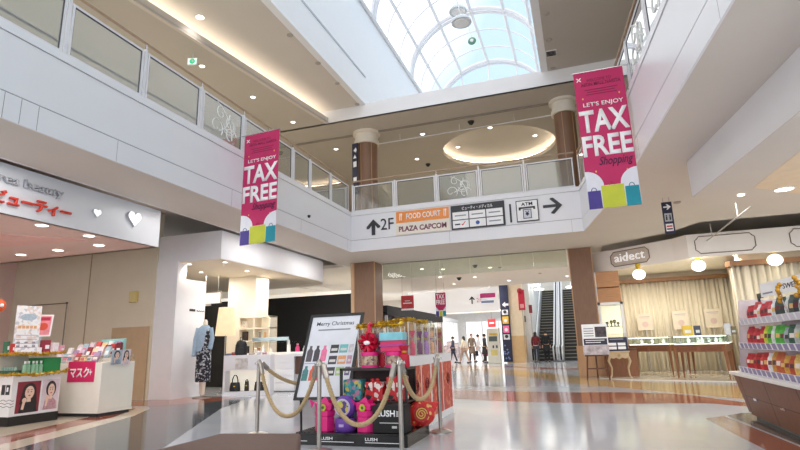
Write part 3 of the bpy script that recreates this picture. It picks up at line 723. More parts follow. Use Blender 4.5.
# exit signs
GREENL = pm('exit_green', (40, 170, 120), .5, emit=1.2)
def exit_sign(f, wd, h, label, hang):
    t = thing('exit_sign', label, 'exit sign', f.p(wd/2, 0))
    B().fbox(f, 0, wd, 0, h, -.04, 0).done('box', FRAME, t)
    B().fbox(f, .02, wd-.02, .02, h-.02, 0, .004).done('lit_face', pm('exit_white', (226, 246, 236), .5, emit=1.), t)
    q = B(); m_ = wd/2; q.prism(f, [(m_-.32*h+.36*h*math.cos(a*PI/10), h/2+.36*h*math.sin(a*PI/10)) for a in range(20)] if False else [(m_+.38*h*math.cos(a*PI/10), h/2+.38*h*math.sin(a*PI/10)) for a in range(20)], .004, .007); q.done('green_disc', GREENL, t)
    q = B(); q.prism(f, [(m_-.22*h, h*.46), (m_+.02*h, h*.46), (m_-.06*h, h*.34), (m_+.04*h, h*.34), (m_+.22*h, h*.5), (m_+.04*h, h*.66), (m_-.06*h, h*.66), (m_+.02*h, h*.54), (m_-.22*h, h*.54)], .007, .01); q.done('arrow', TXTW, t)
    B().cyl(f.p(wd/2, h, -.02), f.p(wd/2, h+hang, -.02), .012).done('hanger', FRAME, t)
p = aty(528, 263, 22.)
exit_sign(F(p), .42, .32, 'green exit sign with an arrow hung in the inner mall', Z1-p.z-.33)
p = atz(187, 65, 8.35)
exit_sign(F((p.x, p.y, 8.35), (.95, .3, 0)), .26, .20, 'green exit sign hung under the left gallery ceiling', .15)
# glass smoke screen hung at the edge of the front soffit
t = thing('smoke_screen', 'pale green glass smoke screen hung under the front soffit between the two brown columns', 'smoke screen', (-3.5, YB, 3.5))
for i in range(6):
    x0 = -6.7+i*1.08; B().box(x0, x0+1.07, YB-.006, YB+.006, 3.50, Z1-.02).done('glass_pane', SMOKE, t)
B().box(-6.72, -.26, YB-.02, YB+.02, Z1-.03, Z1-.001).done('head_channel', pm('screen_channel', (150, 146, 136), .5), t)
# suspended white tracks across the front upper ceiling
t = thing('lighting_track', 'long thin white lighting track hung across the front upper ceiling', 'track', (-3, 18, 8.5))
a, c = atz(376, 144.5, 8.45), atz(553, 115, 8.45)
B().tube([a, c], .02, 6).done('track', FRAME, t)
for q in (.15, .5, .8): p = a.lerp(c, q); B().cyl(p, (p.x, p.y, ZC), .01, n=6).done('hanger', FRAME, t)
# lamps hung in the skylight
for i, (px, py, r) in enumerate([(458, 12, .30), (461.5, 23, .30)]):
    p = aty(px, py, (15.6, 14.0)[i])
    t = thing('pendant_lamp', ['upper of two round white lamps hung in the skylight', 'lower of two round white lamps hung in the skylight'][i], 'lamp', p, 'skylight pendants')
    B().lathe(p, [(r, 0), (r, .05), (r*.7, .16), (.1, .2), (.001, .2)], 24).done('shade', pm('pendant_grey', (212, 220, 226), .4), t, smooth=True)
    B().lathe(p, [(.001, -.02), (r*.72, -.02), (r*.72, .01), (.001, .01)], 24).done('lens', pm('pendant_lens', (245, 248, 250), .4), t)
    B().cyl(p+Vector((0, 0, .18)), vault(PI/2, p.y), .015).done('stem', FRAME, t)
p = aty(472, 41, 14.8)
t = thing('pendant_disc', 'small round green disc hung in the skylight below the two lamps', 'sign', p)
B().ball(p, .13, 16, 9, 1, .35, 1).done('disc', pm('skylight_green', (96, 150, 128), .4), t, smooth=True)  # green disc on a stem, with a small pale mark
B().ball(p+Vector((.0, -.035, .0)), .06, 12, 7, 1, .4, 1).done('mark', TXTW, t, smooth=True)
B().cyl(p+Vector((0, 0, .12)), vault(PI/2, p.y), .008).done('stem', FRAME, t)

# area lights without fixtures, added under the ceilings as fill
for x, y in [(-10.2, 2), (-10.2, 6)]: area('fill_left_shops', x, y, 3.25, 1.6, 1.6, 22)
for y in (-1, 3, 7, 11, 15): area('fill_gallery_left', -10.9, y, 8.6, .8, 1.6, 28)
for y in (1, 5, 9): area('fill_left_soffit', -7.4, y, 4.06, .7, 1.4, 12)
for y in (12, 15): area('fill_left_soffit', -7.35, y, 4.06, .6, 1.4, 18)
for x, y in ((1.6, 14.6), (3.4, 13.0), (5.2, 13.4)): area('fill_right_front', x, y, 4.05, .8, .8, 20)
for y in (1, 4, 7, 10): area('fill_right_soffit', 4.6, y, 3.40, 1.2, 1.4, 55)
for x in (-8, -4.5, -1, 2.5): area('fill_gallery_front', x, 24, 8.6, 1.2, 1.2, 22)
for y in (21, 25):
    for x in (-9.5, -6.5, -3.5, -.8): area('fill_inner_mall', x, y, 4.05, .9, .9, 26)
for y in (31, 37, 43, 49):
    for x in (-13, -9, -5.5): area('fill_far_mall', x, y, 4.7, 1.2, 1.2, 75)
# ================================================================ LEFT: PINK BEAUTY SHOP
PINKW = pm('pink_light_paint', (232, 200, 192), .6, var=.02)  # pink light on ceiling and side wall put into the colour
struct('wall_beauty_back', B().box(-15.3, -10.25, 10.85, 11.0, 0, 4.72), CREAMW)
struct('wall_beauty_side', B().box(-15.4, -15.3, -2.5, 11, 0, 4.72), PINKW)
slab('ceiling_beauty', [(-15.3, -2.5), (-8.36, -2.5), (-8.36, 8.82), (-15.3, 8.82)], 3.30, 3.36, PINKW)
struct('wall_beauty_fascia', B().box(-8.42, -8.33, -2.5, 8.82, 3.30, 4.09), PANEL)
o = struct('wall_beauty_fascia.001', B().box(-15.3, -8.42, 8.74, 8.82, 3.30, 4.09), PANEL)
struct('ceiling_beauty.001', B().prism(UP, [(-12.5, 3.5), (-8.9, 7.6), (-12.5, 7.2)], 3.285, 3.301), pm('pink_recess', (236, 190, 184), .6))
struct('trim_wainscot', B().box(-11.5, -10.32, 10.80, 10.852, 0, 1.78), pm('tan_wainscot', (196, 170, 138), .55, var=.05))
struct('trim_wall_seam', B().box(-12.49, -12.47, 10.835, 10.852, 0, 4.7), pm('seam_tan', (176, 158, 128), .6))
fb = F((-8.33, 0, 0), (0, 1, 0))
t = thing('shop_lettering', 'red Japanese shop lettering with a grey line above it on the pink shop fascia', 'sign', (-8.33, 6, 3.3))
SR = pm('sign_red', (232, 70, 52), .4); GLT = pm('sign_grey', (192, 194, 200), .35)
y0, y1 = atx(-9, 203, -8.33).y, atx(69, 217, -8.33).y
text('ビューティー', fb, y0, 3.425, .225, SR, t, w=y1-y0, depth=.05, bold=.025, off=.01)
y0, y1 = atx(-4, 184, -8.33).y, atx(61, 201, -8.33).y
text('rea beauty', fb, y0, 3.735, .18, GLT, t, w=y1-y0, depth=.05, bold=.01, off=.01)
def heart(f, a, b_, s, label, gl):
    t = thing('heart_sign', label, 'sign', f.p(a, b_))
    pts = []
    for i in range(40):
        q = 2*PI*i/40; pts.append((a+s*.0625*16*math.sin(q)**3*.5, b_+s*.0625*(13*math.cos(q)-5*math.cos(2*q)-2*math.cos(3*q)-math.cos(4*q))*.5))
    B().prism(f, pts, .0, .05).done('edge', GLT, t)
    B().prism(f, [((x-a)*.93+a, (y-b_)*.93+b_) for x, y in pts], .05, .055).done('lit_face', gl, t)
HL = pm('heart_lit', (255, 255, 255), .4, emit=.9)
p = atx(133, 218.5, -8.33); heart(fb, p.y, p.z, .34, 'larger white heart at the right end of the pink shop fascia', HL)
p = atx(95.5, 213, -8.33); heart(fb, p.y, p.z, .17, 'smaller white heart left of the big one on the pink shop fascia', HL)
t = thing('wall_box', 'small cream box fixed to the tan wall left of the white pillar', 'box', (-10.7, 10.8, 2.5))
p = aty(135, 297, 10.85)
B().box(p.x-.12, p.x+.12, 10.77, 10.85, p.z-.14, p.z+.14).done('housing', pm('cream_box', (214, 192, 120), .5), t, bevel=.01); B().box(p.x-.10, p.x+.10, 10.765, 10.77, p.z-.12, p.z+.12).done('cover', pm('cream_box2', (222, 204, 140), .5), t)

# display frame against the wall
p0, p1 = aty(25, 300, 10.7), aty(67, 303, 10.7)
t = thing('pipe_rack', 'thin grey metal pipe frame standing before the tan wall behind the counters', 'rack', (p1.x, 10.7, 0))
g = pm('grey_pipe', (130, 122, 112), .4, metal=.5)
B().tube([(p0.x, 10.7, p1.z), (p1.x, 10.7, p1.z)], .014).done('top_bar', g, t); B().cyl((p1.x, 10.7, 0), (p1.x, 10.7, p1.z), .014).done('post', g, t); B().cyl((p0.x, 10.7, 0), (p0.x, 10.7, p1.z), .014).done('post', g, t)
B().ball((p1.x, 10.7, p1.z), .03).done('corner_joint', pm('dark_joint', (90, 80, 70), .4), t)

# ---- cosmetics kiosk with the two portrait posters
KX, KY0, KY1 = -9.08, 6.62, 7.50
t = thing('cosmetics_kiosk', 'white cosmetics kiosk with two portrait posters and a black plinth, far left', 'display counter', (-9.8, 7.1, 0))
KW = pm('kiosk_white', (238, 236, 238), .35, var=.02)
B().box(-10.6, KX+.01, KY0-.01, KY1+.01, 0, .15).done('plinth', BLACK, t)
B().box(-10.6, KX, KY0, KY1, .15, .80).done('body', KW, t)
B().box(-10.6, KX+.02, KY0-.02, KY1+.02, .80, .83).done('worktop', KW, t)
B().box(-10.6, -9.55, KY0+.05, KY1-.3, .83, 1.16).done('riser', pm('kiosk_cream', (236, 222, 208), .5), t)
B().box(-10.6, KX-.02, KY0, KY1, 1.15, 1.18).done('upper_shelf', KW, t)
B().box(KX-.60, KX-.58, KY1-.05, KY1-.03, .83, 1.15).done('shelf_support', KW, t)
def tinsel(pts, r, n, parent=None, seed=1):
    rd = random.Random(seed); q = B(); P = [Vector(p) for p in pts]
    q.tube(P, r*.35, 5)
    for i in range(n):
        s = rd.random()*(len(P)-1); k = int(s); c = P[k].lerp(P[k+1], s-k)
        d = Vector((rd.uniform(-1, 1), rd.uniform(-1, 1), rd.uniform(-1, 1))).normalized()
        e = d.cross(Vector((.3, .5, .8))).normalized()*r*.28
        q.face([c-e, c+e, c+d*r+e*.4, c+d*r-e*.4])
    return q
def garland(label, pts, r, n, seed, cat='garland'):
    return tag(tinsel(pts, r, n, seed=seed).done('tinsel_garland', GOLD), label, cat)
garland('gold tinsel garland along the lower shelf edge of the cosmetics kiosk', [(-10.5, KY0-.04, .83), (-9.8, KY0-.05, .81), (KX+.04, KY0-.04, .83), (KX+.05, (KY0+KY1)/2, .81), (KX+.05, KY1+.03, .84), (KX+.0, KY1+.1, .86)], .05, 420, 3)
garland('gold tinsel garland along the upper shelf edge of the cosmetics kiosk', [(-10.5, KY0-.03, 1.17), (-9.8, KY0-.04, 1.15), (KX, KY0-.02, 1.17), (KX+.02, (KY0+KY1)/2, 1.15), (KX, KY1+.02, 1.18)], .05, 380, 4)
fk = F((KX, 0, 0), (0, 1, 0))
def portrait(name, f, a0, a1, b0, b1, bgc, hair, shirt, label=None, parent=None, cat='poster', long=True, smile=True):
    """a printed picture of a woman with her hand at her chin: flat print in coloured shapes"""
    if parent is None: t = thing(name, label, cat, f.p((a0+a1)/2, b0))
    else: t = parent
    sk = pm('print_skin', (238, 204, 186), .5, var=.03); W = a1-a0; H = b1-b0
    P = lambda x, y: (a0+W*x, b0+H*y)
    B().fbox(f, a0, a1, b0, b1, 0, .006).done('sheet', pm(name+'_bg_%d_%d_%d' % bgc, bgc, .45, var=.12, scale=9), t)
    def ell(cx, cy, rx, ry, n=20): return [P(cx+rx*math.cos(2*PI*i/n), cy+ry*math.sin(2*PI*i/n)) for i in range(n)]
    hm = pm('print_hair_%d' % hair[0], hair, .5)
    B().prism(f, ell(.52, .68, .30, .27), .006, .0075).done('hair_print', hm, t)
    if long: B().prism(f, [P(.22, .68), P(.82, .68), P(.90, .24), P(.14, .28)], .006, .0074).done('hair_print', hm, t)
    B().prism(f, [P(.12, .0), P(.92, .0), P(.88, .26), P(.66, .38), P(.40, .38), P(.2, .28)], .0075, .0085).done('clothes_print', pm('print_clothes_%d' % shirt[0], shirt, .5, var=.3, scale=30), t)
    q = B(); q.prism(f, [P(.44, .34), P(.62, .34), P(.60, .50), P(.46, .50)], .0085, .0092); q.prism(f, ell(.53, .64, .20, .21), .0092, .010)
    q.prism(f, ell(.34, .40, .10, .08), .010, .0105); q.prism(f, [P(.22, .12), P(.33, .10), P(.40, .40), P(.28, .40)], .010, .0104); q.done('skin_print', sk, t)
    q = B()
    for x in (.46, .60): q.prism(f, ell(x, .66, .032, .016, 10), .010, .011); q.prism(f, [P(x-.05, .715), P(x+.05, .72), P(x+.05, .735), P(x-.05, .73)], .010, .011)
    q.done('eye_print', pm('print_eye', (60, 40, 38), .5), t)
    B().prism(f, ell(.53, .545, .055, .018, 12), .0105, .0115).done('mouth_print', pm('print_lip', (196, 70, 76), .5), t)
    return t
a0, a1 = atx(16, 400, KX).y, atx(39, 400, KX).y
portrait('portrait_poster', fk, a0, a1, .19, .70, (140, 44, 58), (48, 34, 32), (40, 36, 42), 'dark red portrait poster of a woman on the cosmetics kiosk, left of the two')
a0, a1 = atx(41, 400, KX).y, atx(57.5, 400, KX).y
portrait('portrait_poster', fk, a0, a1, .20, .71, (222, 206, 214), (40, 32, 34), (196, 150, 160), 'pale portrait poster of a smiling woman on the cosmetics kiosk, right of the two', long=False)
t = thing('logo_mark', 'black logo with script below on the end face of the cosmetics kiosk', 'sign', (-9.3, KY0, .3))
fe = F((0, KY0, 0))
q = B(); p = aty(6, 390, KY0); q.fbox(fe, p.x-.10, p.x-.02, p.z-.08, p.z+.08, 0, .004); q.fbox(fe, p.x, p.x+.09, p.z-.08, p.z+.08, 0, .004); q.done('mark', TXTK, t)
B().fbox(fe, p.x+.02, p.x+.06, p.z-.03, p.z+.04, .004, .006).done('mark_cutout', KW, t)
q = B()
for j in range(3): q.tube([fe.p(p.x-.22+.04*i, p.z-.17-.05*j+.012*math.sin(i*1.7+j), .003) for i in range(12)], .004, 4)
q.done('script', TXTK, t)
# goods on the kiosk
GREENB = pm('green_box', (34, 140, 74), .45)
tag(B().box(KX-.42, KX-.02, KY1-.34, KY1-.02, .831, 1.09).done('gift_box', GREENB, bevel=.006), 'plain green carton at the right end of the kiosk lower shelf', 'box')
def bottle(m, capm, r, h, label, group):
    t = local('bottle', label, 'bottle', group)
    B().lathe((0, 0, 0), [(r, 0), (r, h*.66), (r*.45, h*.76), (r*.45, h*.8)], 14).done('body', m, t, smooth=True)
    B().lathe((0, 0, 0), [(r*.52, h*.8), (r*.52, h), (.001, h)], 12).done('cap', capm, t); return t
proto = bottle(pm('pale_green_bottle', (150, 196, 160), .25), TXTW, .035, .21, 'x', 'green bottles on the kiosk lower shelf')
for i in range(6):
    o = proto if i == 0 else dup(proto, (0, 0, 0))
    place(o, (KX-.06-.015*(i % 2), KY0+.22+.072*i, .83)); o['label'] = ORD[i]+' pale green bottle from the left on the kiosk lower shelf'
proto = local('tube_tray', 'low dark green tray of tubes at the left of the kiosk lower shelf', 'tray')
B().box(-.22, .22, -.08, .08, 0, .06).done('tray', pm('dark_green_tray', (56, 96, 76), .5), proto)
q = B(); [q.cyl((-.18+.06*i, 0, .06), (-.18+.06*i, 0, .12), .02) for i in range(7)]; q.done('tube', pm('silver_green', (170, 196, 180), .3), proto)
place(proto, (KX-.32, KY0+.12, .83))
# posters and goods on the top shelf
def board(name, f, a0, a1, b0, b1, m, label, cat='poster', foot=True, th=.012):
    t = thing(name, label, cat, f.p((a0+a1)/2, b0))
    B().fbox(f, a0, a1, b0, b1, -th, 0).done('sheet', m, t)
    return t
fp = F((-9.32, 6.75, 1.18), (.30, 1, 0), (-.02, 0, 1))
PRN = blotch('leaflet_print', [(244, 243, 244), (238, 236, 240), (232, 214, 206), (245, 244, 246), (206, 206, 214), (244, 240, 238)], 22, .5)
t = board('leaflet_board', fp, -.03, .36, .02, .82, PRN, 'tall white leaflet board standing on the kiosk top shelf')
B().prism(fp, [(.165+.125*math.cos(i*PI/12), .62+.06*math.sin(i*PI/12)) for i in range(24)], .0, .003).done('oval_print', pm('print_bluegrey', (176, 192, 206), .5, var=.15, scale=30), t)
q = B(); [q.fbox(fp, .02+.06*i, .065+.06*i, .42, .47, 0, .003) for i in range(5)]; q.done('orange_print', pm('print_orange', (232, 176, 120), .5), t)
q = B(); [q.fbox(fp, .0, .33, .30-.07*j, .308-.07*j, 0, .003) for j in range(4)]; [q.fbox(fp, .02+.12*(j % 3), .07+.12*(j % 3), .10+.06*(j//3), .13+.06*(j//3), 0, .003) for j in range(6)]; q.done('text_print', pm('print_grey', (150, 140, 150), .5), t)
fp2 = F((-9.34, 7.05, 1.44), (.25, 1, .03), (-.05, .12, 1))
t = board('price_poster', fp2, .0, .30, .02, .42, TXTW, 'pink and red tilted price poster above the kiosk top shelf')
B().fbox(fp2, .03, .27, .05, .39, 0, .003).done('pink_print', pm('print_pink', (240, 150, 160), .5, var=.15, scale=12), t)
B().fbox(fp2, .05, .25, .31, .37, .003, .005).done('heading_print', pm('print_crimson', (200, 50, 80), .5), t); B().prism(fp2, [(.15+.08*math.cos(i*PI/6), .20+.07*math.sin(i*PI/6)) for i in range(12)], .003, .005).done('badge_print', pm('print_redorange', (232, 90, 66), .5), t)
B().cyl(fp2.p(.15, .03, -.02), Vector((fp2.p(.15, .03, -.02).x, fp2.p(.15, .03, -.02).y, 1.18)), .008).done('stem', CHROME, t)
KG = [(-9.28, 7.28, .10, .13, .22, (150, 40, 60), 'dark red carton'), (-9.2, 7.40, .09, .10, .17, (238, 226, 230), 'white carton'), (-9.17, 7.50, .11, .08, .12, (236, 170, 190), 'pink pouch'),
      (-9.45, 6.70, .10, .05, .20, (60, 110, 80), 'green carton'), (-9.25, 6.66, .07, .04, .16, (196, 60, 50), 'red carton'), (-9.3, 7.16, .1, .08, .09, (240, 236, 238), 'low white box')]
for i, (x, y, sx, sy, h, c, nm) in enumerate(KG):
    t = thing('carton', nm+' on the kiosk top shelf', 'box', (x, y, 1.18), 'goods on the kiosk top shelf')
    B().box(x-sx/2, x+sx/2, y-sy/2, y+sy/2, 1.181, 1.18+h).done('body', pm('carton_%d' % i, c, .45), t, bevel=.006); B().box(x+sx/2, x+sx/2+.002, y-sy*.3, y+sy*.3, 1.18+h*.3, 1.18+h*.6).done('label_print', TXTW, t)
t = thing('round_sign', 'orange round sign at the left edge, on the kiosk', 'sign', atx(0, 305, -9.4)); p = atx(0, 305.5, -9.4)
B().ball(p, .10, 16, 8, .5, 1, 1.1).done('disc', pm('orange_round', (226, 90, 30), .45), t, smooth=True); B().ball(p+Vector((.04, 0, 0)), .035, 10, 6).done('mark', TXTW, t); B().cyl((p.x, p.y, 1.18), p, .01).done('stem', CHROME, t)

# ---- white mask counter
MX, MY0, MY1 = -8.55, 7.88, 8.66
CT = pm('counter_ivory', (240, 236, 226), .4, var=.02)
t = thing('mask_counter', 'white block counter with a magenta mask sign and clear rim, right of the kiosk', 'display counter', (-9.2, 8.3, 0))
B().box(-9.95, MX-.03, MY0+.03, MY1-.03, 0, .06).done('plinth', CHAR, t)
B().box(-9.95, MX+.005, MY0-.005, MY1+.005, .06, .11).done('skirting', CT, t)
B().box(-9.95, MX, MY0, MY1, .11, .97).done('body', CT, t, bevel=.008)
B().box(-9.94, -8.62, MY0+.28, MY0+.50, .97, 1.046).done('riser', CT, t); B().box(-9.94, -8.62, MY0+.50, MY0+.70, .97, 1.121).done('riser', CT, t)
q = B(); q.box(-9.95, MX-.01, MY0+.01, MY0+.018, .97, 1.08); q.box(MX-.018, MX-.01, MY0+.01, MY1-.01, .97, 1.08); q.box(-9.95, MX-.01, MY1-.018, MY1-.01, .97, 1.08); q.done('glass_rim', ACRYL, t)
B().tube([(-9.95, MY0+.014, 1.085), (MX-.014, MY0+.014, 1.085), (MX-.014, MY1-.014, 1.085), (-9.95, MY1-.014, 1.085)], .008, 6).done('rim_rail', CHROME, t)
fm = F((0, MY0, 0))
x0, x1 = aty(68, 375, MY0).x, aty(94.5, 375, MY0).x
t = thing('mask_sign', 'magenta sign with white katakana on the front of the mask counter', 'sign', ((x0+x1)/2, MY0, .65))
B().fbox(fm, x0, x1, .62, 1.0, .0, .012).done('panel', pm('mask_magenta', (218, 40, 100), .45), t)
text('マスク', fm, x0+.06, .70, .19, TXTW, t, w=(x1-x0)*.72, bold=.03, off=.012)
B().prism(fm, [(x1-.09+.05*math.cos(i*PI/4)*(1 if i % 2 == 0 else .3), .80+.06*math.sin(i*PI/4)*(1 if i % 2 == 0 else .3)) for i in range(8)], .012, .016).done('star_mark', TXTW, t)
fq = F((MX+.012, 8.08, .92), (0, 1, .03), (.03, 0, 1))
t = thing('face_poster', 'pair of smiling faces picture hooked over the right rim of the mask counter', 'poster', (MX, 8.2, .9))
portrait('facepic', fq, -.02, .22, .0, .27, (176, 190, 204), (44, 40, 44), (150, 160, 180), parent=t, long=False)
portrait('facepic', fq, .22, .43, -.02, .27, (224, 214, 220), (52, 40, 40), (220, 200, 210), parent=t, long=True)
rd = random.Random(5); cols = [(238, 222, 228), (214, 190, 214), (236, 204, 150), (170, 196, 206), (150, 60, 66), (240, 238, 236), (226, 206, 214), (236, 220, 180), (180, 150, 190), (210, 90, 90)]
nk = 0
for r_ in range(3):
    for i in range(7):
        x = -9.85+.16*i+rd.uniform(-.02, .02); y = MY0+.14+.22*r_; h = rd.uniform(.10, .17)+.035*r_; c = cols[(i*3+r_*5) % len(cols)]
        f = F((x, y, .974+.075*r_), (1, rd.uniform(-.2, .2), 0), (0, .35, 1)); h += .03
        t = thing('mask_packet', '%s packet from the left in the %s row on the mask counter' % (ORD[i], ['front', 'middle', 'back'][r_]), 'packet', (x, y, .972), 'packets on the mask counter')
        B().fbox(f, -.065, .065, 0, h, -.02, .02).done('pouch', pm('packet_%d' % ((i*3+r_*5) % len(cols)), c, .4, var=.12, scale=20), t, bevel=.008)
        B().fbox(f, -.045, .045, h*.25, h*.6, .02, .022).done('label_print', pm('packet_label_%d' % (i % 3), [(250, 250, 250), (220, 120, 150), (120, 150, 180)][i % 3], .5), t)
t = thing('carton', 'aqua carton lying at the back of the mask counter', 'box', (-9.1, 8.55, .97)); B().box(-9.4, -8.8, 8.585, 8.65, 1.14, 1.42).done('body', pm('aqua', (150, 206, 204), .4), t, bevel=.01); B().box(-9.3, -8.9, 8.59, 8.64, .972, 1.14).done('stand', ACRYL, t)
for i, (x, c) in enumerate([(-9.02, (150, 40, 46)), (-8.88, (196, 70, 70)), (-8.74, (120, 50, 56))]):
    t = thing('carton', ['left', 'middle', 'right'][i]+' one of three dark red packs at the right back of the mask counter', 'box', (x, 8.38, .97)); B().box(x-.055, x+.055, 8.40, 8.46, 1.122, 1.30+.02*i).done('body', pm('redpack_%d' % i, c, .4), t, bevel=.006); B().box(x-.04, x+.04, 8.397, 8.40, 1.17, 1.23).done('label_print', TXTW, t)

# ================================================================ LEFT: WHITE BAG SHOP
BW = pm('boutique_white', (240, 239, 243), .5, var=.012)
BC = pm('boutique_cream', (240, 228, 208), .6, var=.02)
struct('wall_boutique_pillar', B().box(-10.3, -9.6, 10.88, 11.2, 0, 3.40), BW)
struct('wall_boutique_partition', B().box(-9.72, -9.6, 11.2, 12.0, 0, 2.97), BW)
# fascia that turns the corner and curves away at the far end
path = [(-10.3, 10.9), (-8.33, 10.9)] + [(-8.33, y) for y in (12, 13.5, 15, 16.2)] + [(-8.33-1.3*(1-math.cos(a*PI/16)), 16.2+1.3*math.sin(a*PI/16)) for a in range(1, 9)] + [(-12, 17.5)]
struct('wall_boutique_fascia', B().prism(UP, path+[(-13.9, 17.5), (-13.9, 11.05), (-10.3, 11.05)], 3.37, 4.08), BW)
struct('ceiling_boutique', B().prism(UP, [(x*.999-.02, y+.02) for x, y in path]+[(-13.9, 17.45), (-13.9, 11.1)], 3.355, 3.372), BC)
struct('wall_boutique_back', B().box(-13.9, -13.8, 11, 17, 0, 3.37), BC)
struct('wall_boutique_column', B().box(-10.35, -9.35, 14.0, 14.7, 0, 3.36), BC)
struct('wall_dark_shop', B().box(-13.8, -7.75, 17.6, 17.75, 0, 3.02), BLACKM)
struct('trim_dark_shop_band', B().box(-13.8, -7.75, 17.58, 17.78, 3.02, 3.14), pm('lit_band', (250, 240, 224), .5, emit=.7))
struct('wall_dark_side', B().box(-13.7, -10.4, 14.8, 14.9, 0, 2.6), BLACKM)
for i, (px, py) in enumerate([(189, 264), (201, 272), (247, 271), (225, 262)]):
    p = atz(px, py, 3.352)
    downlight(p, 'small downlight in the white bag shop ceiling, '+ORD[i]+' from the left', 'bag shop downlights', .06, 14, (1, .88, .72))
for x, y in [(-9.0, 12.6), (-8.9, 14.6), (-10.6, 13.2)]: area('fill_boutique', x, y, 3.33, .7, .7, 22, (1, .93, .84))  # fill lights without fixtures, added under the bag shop ceiling
# little sign board on rods, wall lettering
t = thing('hanging_board', 'small white framed board hung on two rods inside the bag shop', 'sign', (-9.9, 13, 2.5))
p0, p1 = aty(205, 293, 13.2), aty(220.5, 303, 13.2)
B().box(p0.x, p1.x, 13.19, 13.21, p1.z, p0.z).done('board', BW, t)
q = B(); q.box(p0.x-.02, p1.x+.02, 13.18, 13.22, p0.z, p0.z+.02); q.box(p1.x, p1.x+.02, 13.18, 13.22, p1.z, p0.z); q.done('frame', STEEL, t)
for x_ in (p0.x+.02, p1.x-.1): B().cyl((x_, 13.2, p0.z), (x_, 13.2, 3.355), .01).done('rod', STEEL, t)
fw = F((-9.6, 0, 0), (0, 1, 0))
t = thing('wall_lettering', 'small black lettering on the white partition behind the mannequin', 'sign', (-9.6, 11.5, 2.1))
q = B(); p0, p1 = atx(189.5, 310, -9.6), atx(195, 310, -9.6); q.fbox(fw, p0.y, p1.y, p0.z-.03, p0.z+.03, 0, .012); q.done('mark', BLACK, t)
p0, p1 = atx(196.5, 311, -9.6), atx(204, 312, -9.6); B().tube([fw.p(p0.y+(p1.y-p0.y)*i/12, p0.z+.018*math.sin(i*1.9), .006) for i in range(13)], .009, 5).done('script', BLACK, t)

# mannequin
mx, my = -9.12, 11.45
t = thing('mannequin', 'headless mannequin in a pale blue cardigan and dark patterned dress by the white partition', 'mannequin', (mx, my, 0))
IV = pm('mannequin_ivory', (236, 226, 210), .4)
R_ = lambda z, rx, ry, dx=0: (z, rx, ry, dx)
def loft(rings, cx, cy, n=22):
    q = B(); RR = []
    for z, rx, ry, dx in rings: RR.append(q.ring(Vector((cx+dx, cy, z)), Vector((1, 0, 0)), Vector((0, 1, 0)), rx, ry, n))
    return q.skin(RR)
loft([R_(1.55, .05, .05), R_(1.62, .045, .045), R_(1.66, .03, .03), R_(1.67, .005, .005)], mx, my).done('neck', IV, t, smooth=True)
q = B()
for s, (dx, dy) in ((-1, (-.10, .08)), (1, (.10, -.08))): q.tube([(mx+dx*.6, my+dy*.6, .5), (mx+dx*.7, my+dy*.7, .28), (mx+dx*.7, my+dy*.7, .06)], [.055, .05, .035], 10)
q.done('leg', IV, t, smooth=True)
B().lathe((mx, my, 0), [(.20, 0), (.20, .02), (.001, .025)], 24).done('base_plate', STEEL, t); B().cyl((mx, my, .02), (mx, my, .6), .014).done('stand', STEEL, t); t.scale = (1.15, 1.15, 1.15)
DP = blotch('dress_pattern', [(30, 32, 42), (36, 38, 50), (200, 202, 206), (44, 46, 58), (150, 152, 160), (28, 30, 38)], 34, .75)
loft([R_(.33, .165, .15), R_(.60, .17, .15), R_(.95, .16, .14), R_(1.10, .135, .12), R_(1.30, .155, .125), R_(1.45, .15, .11), R_(1.54, .07, .06)], mx, my).done('dress', DP, t, smooth=True)
q = loft([R_(.98, .16, .15, -.05), R_(1.12, .16, .14, -.04), R_(1.32, .17, .145, -.03), R_(1.46, .165, .12, -.02), R_(1.54, .075, .07)], mx, my)
q.done('cardigan', pm('pale_blue_knit', (168, 190, 212), .8, var=.08, scale=20, bump=.2), t, smooth=True)
q = B(); q.tube([(mx-.12, my-.05, 1.48), (mx-.175, my-.06, 1.25), (mx-.17, my-.10, .95), (mx-.165, my-.12, .88)], [.065, .062, .055, .05], 12); q.tube([(mx+.12, my+.02, 1.48), (mx+.16, my+.04, 1.25), (mx+.15, my-.0, 1.02)], [.06, .055, .05], 12)
q.done('sleeve', pm('pale_blue_knit', (168, 190, 212)), t, smooth=True)
# floor lamp with big drum shade
lx, ly = -9.17, 12.35
t = thing('floor_lamp', 'floor lamp with a large cream tapered shade in the bag shop', 'lamp', (lx, ly, 0))
zt, zb = aty(220, 308, ly).z, aty(220, 336, ly).z
B().lathe((lx, ly, 0), [(.15, 0), (.15, .02), (.02, .03)], 20).done('base', STEEL, t); B().cyl((lx, ly, .02), (lx, ly, zt-.05), .014).done('pole', STEEL, t)
q = B(); Rr = [q.ring(Vector((lx, ly, z)), Vector((1, 0, 0)), Vector((0, 1, 0)), r, r, 28) for z, r in ((zb, .27), (zt, .20), (zt, .195), (zb, .265))]; q.skin(Rr, cap0=False, cap1=False); q.done('lamp_shade', pm('lit_cream_shade', (240, 216, 176), .7, emit=.35), t, smooth=True)
B().ball((lx, ly, (zt+zb)/2), .05).done('bulb', LAMPW, t)
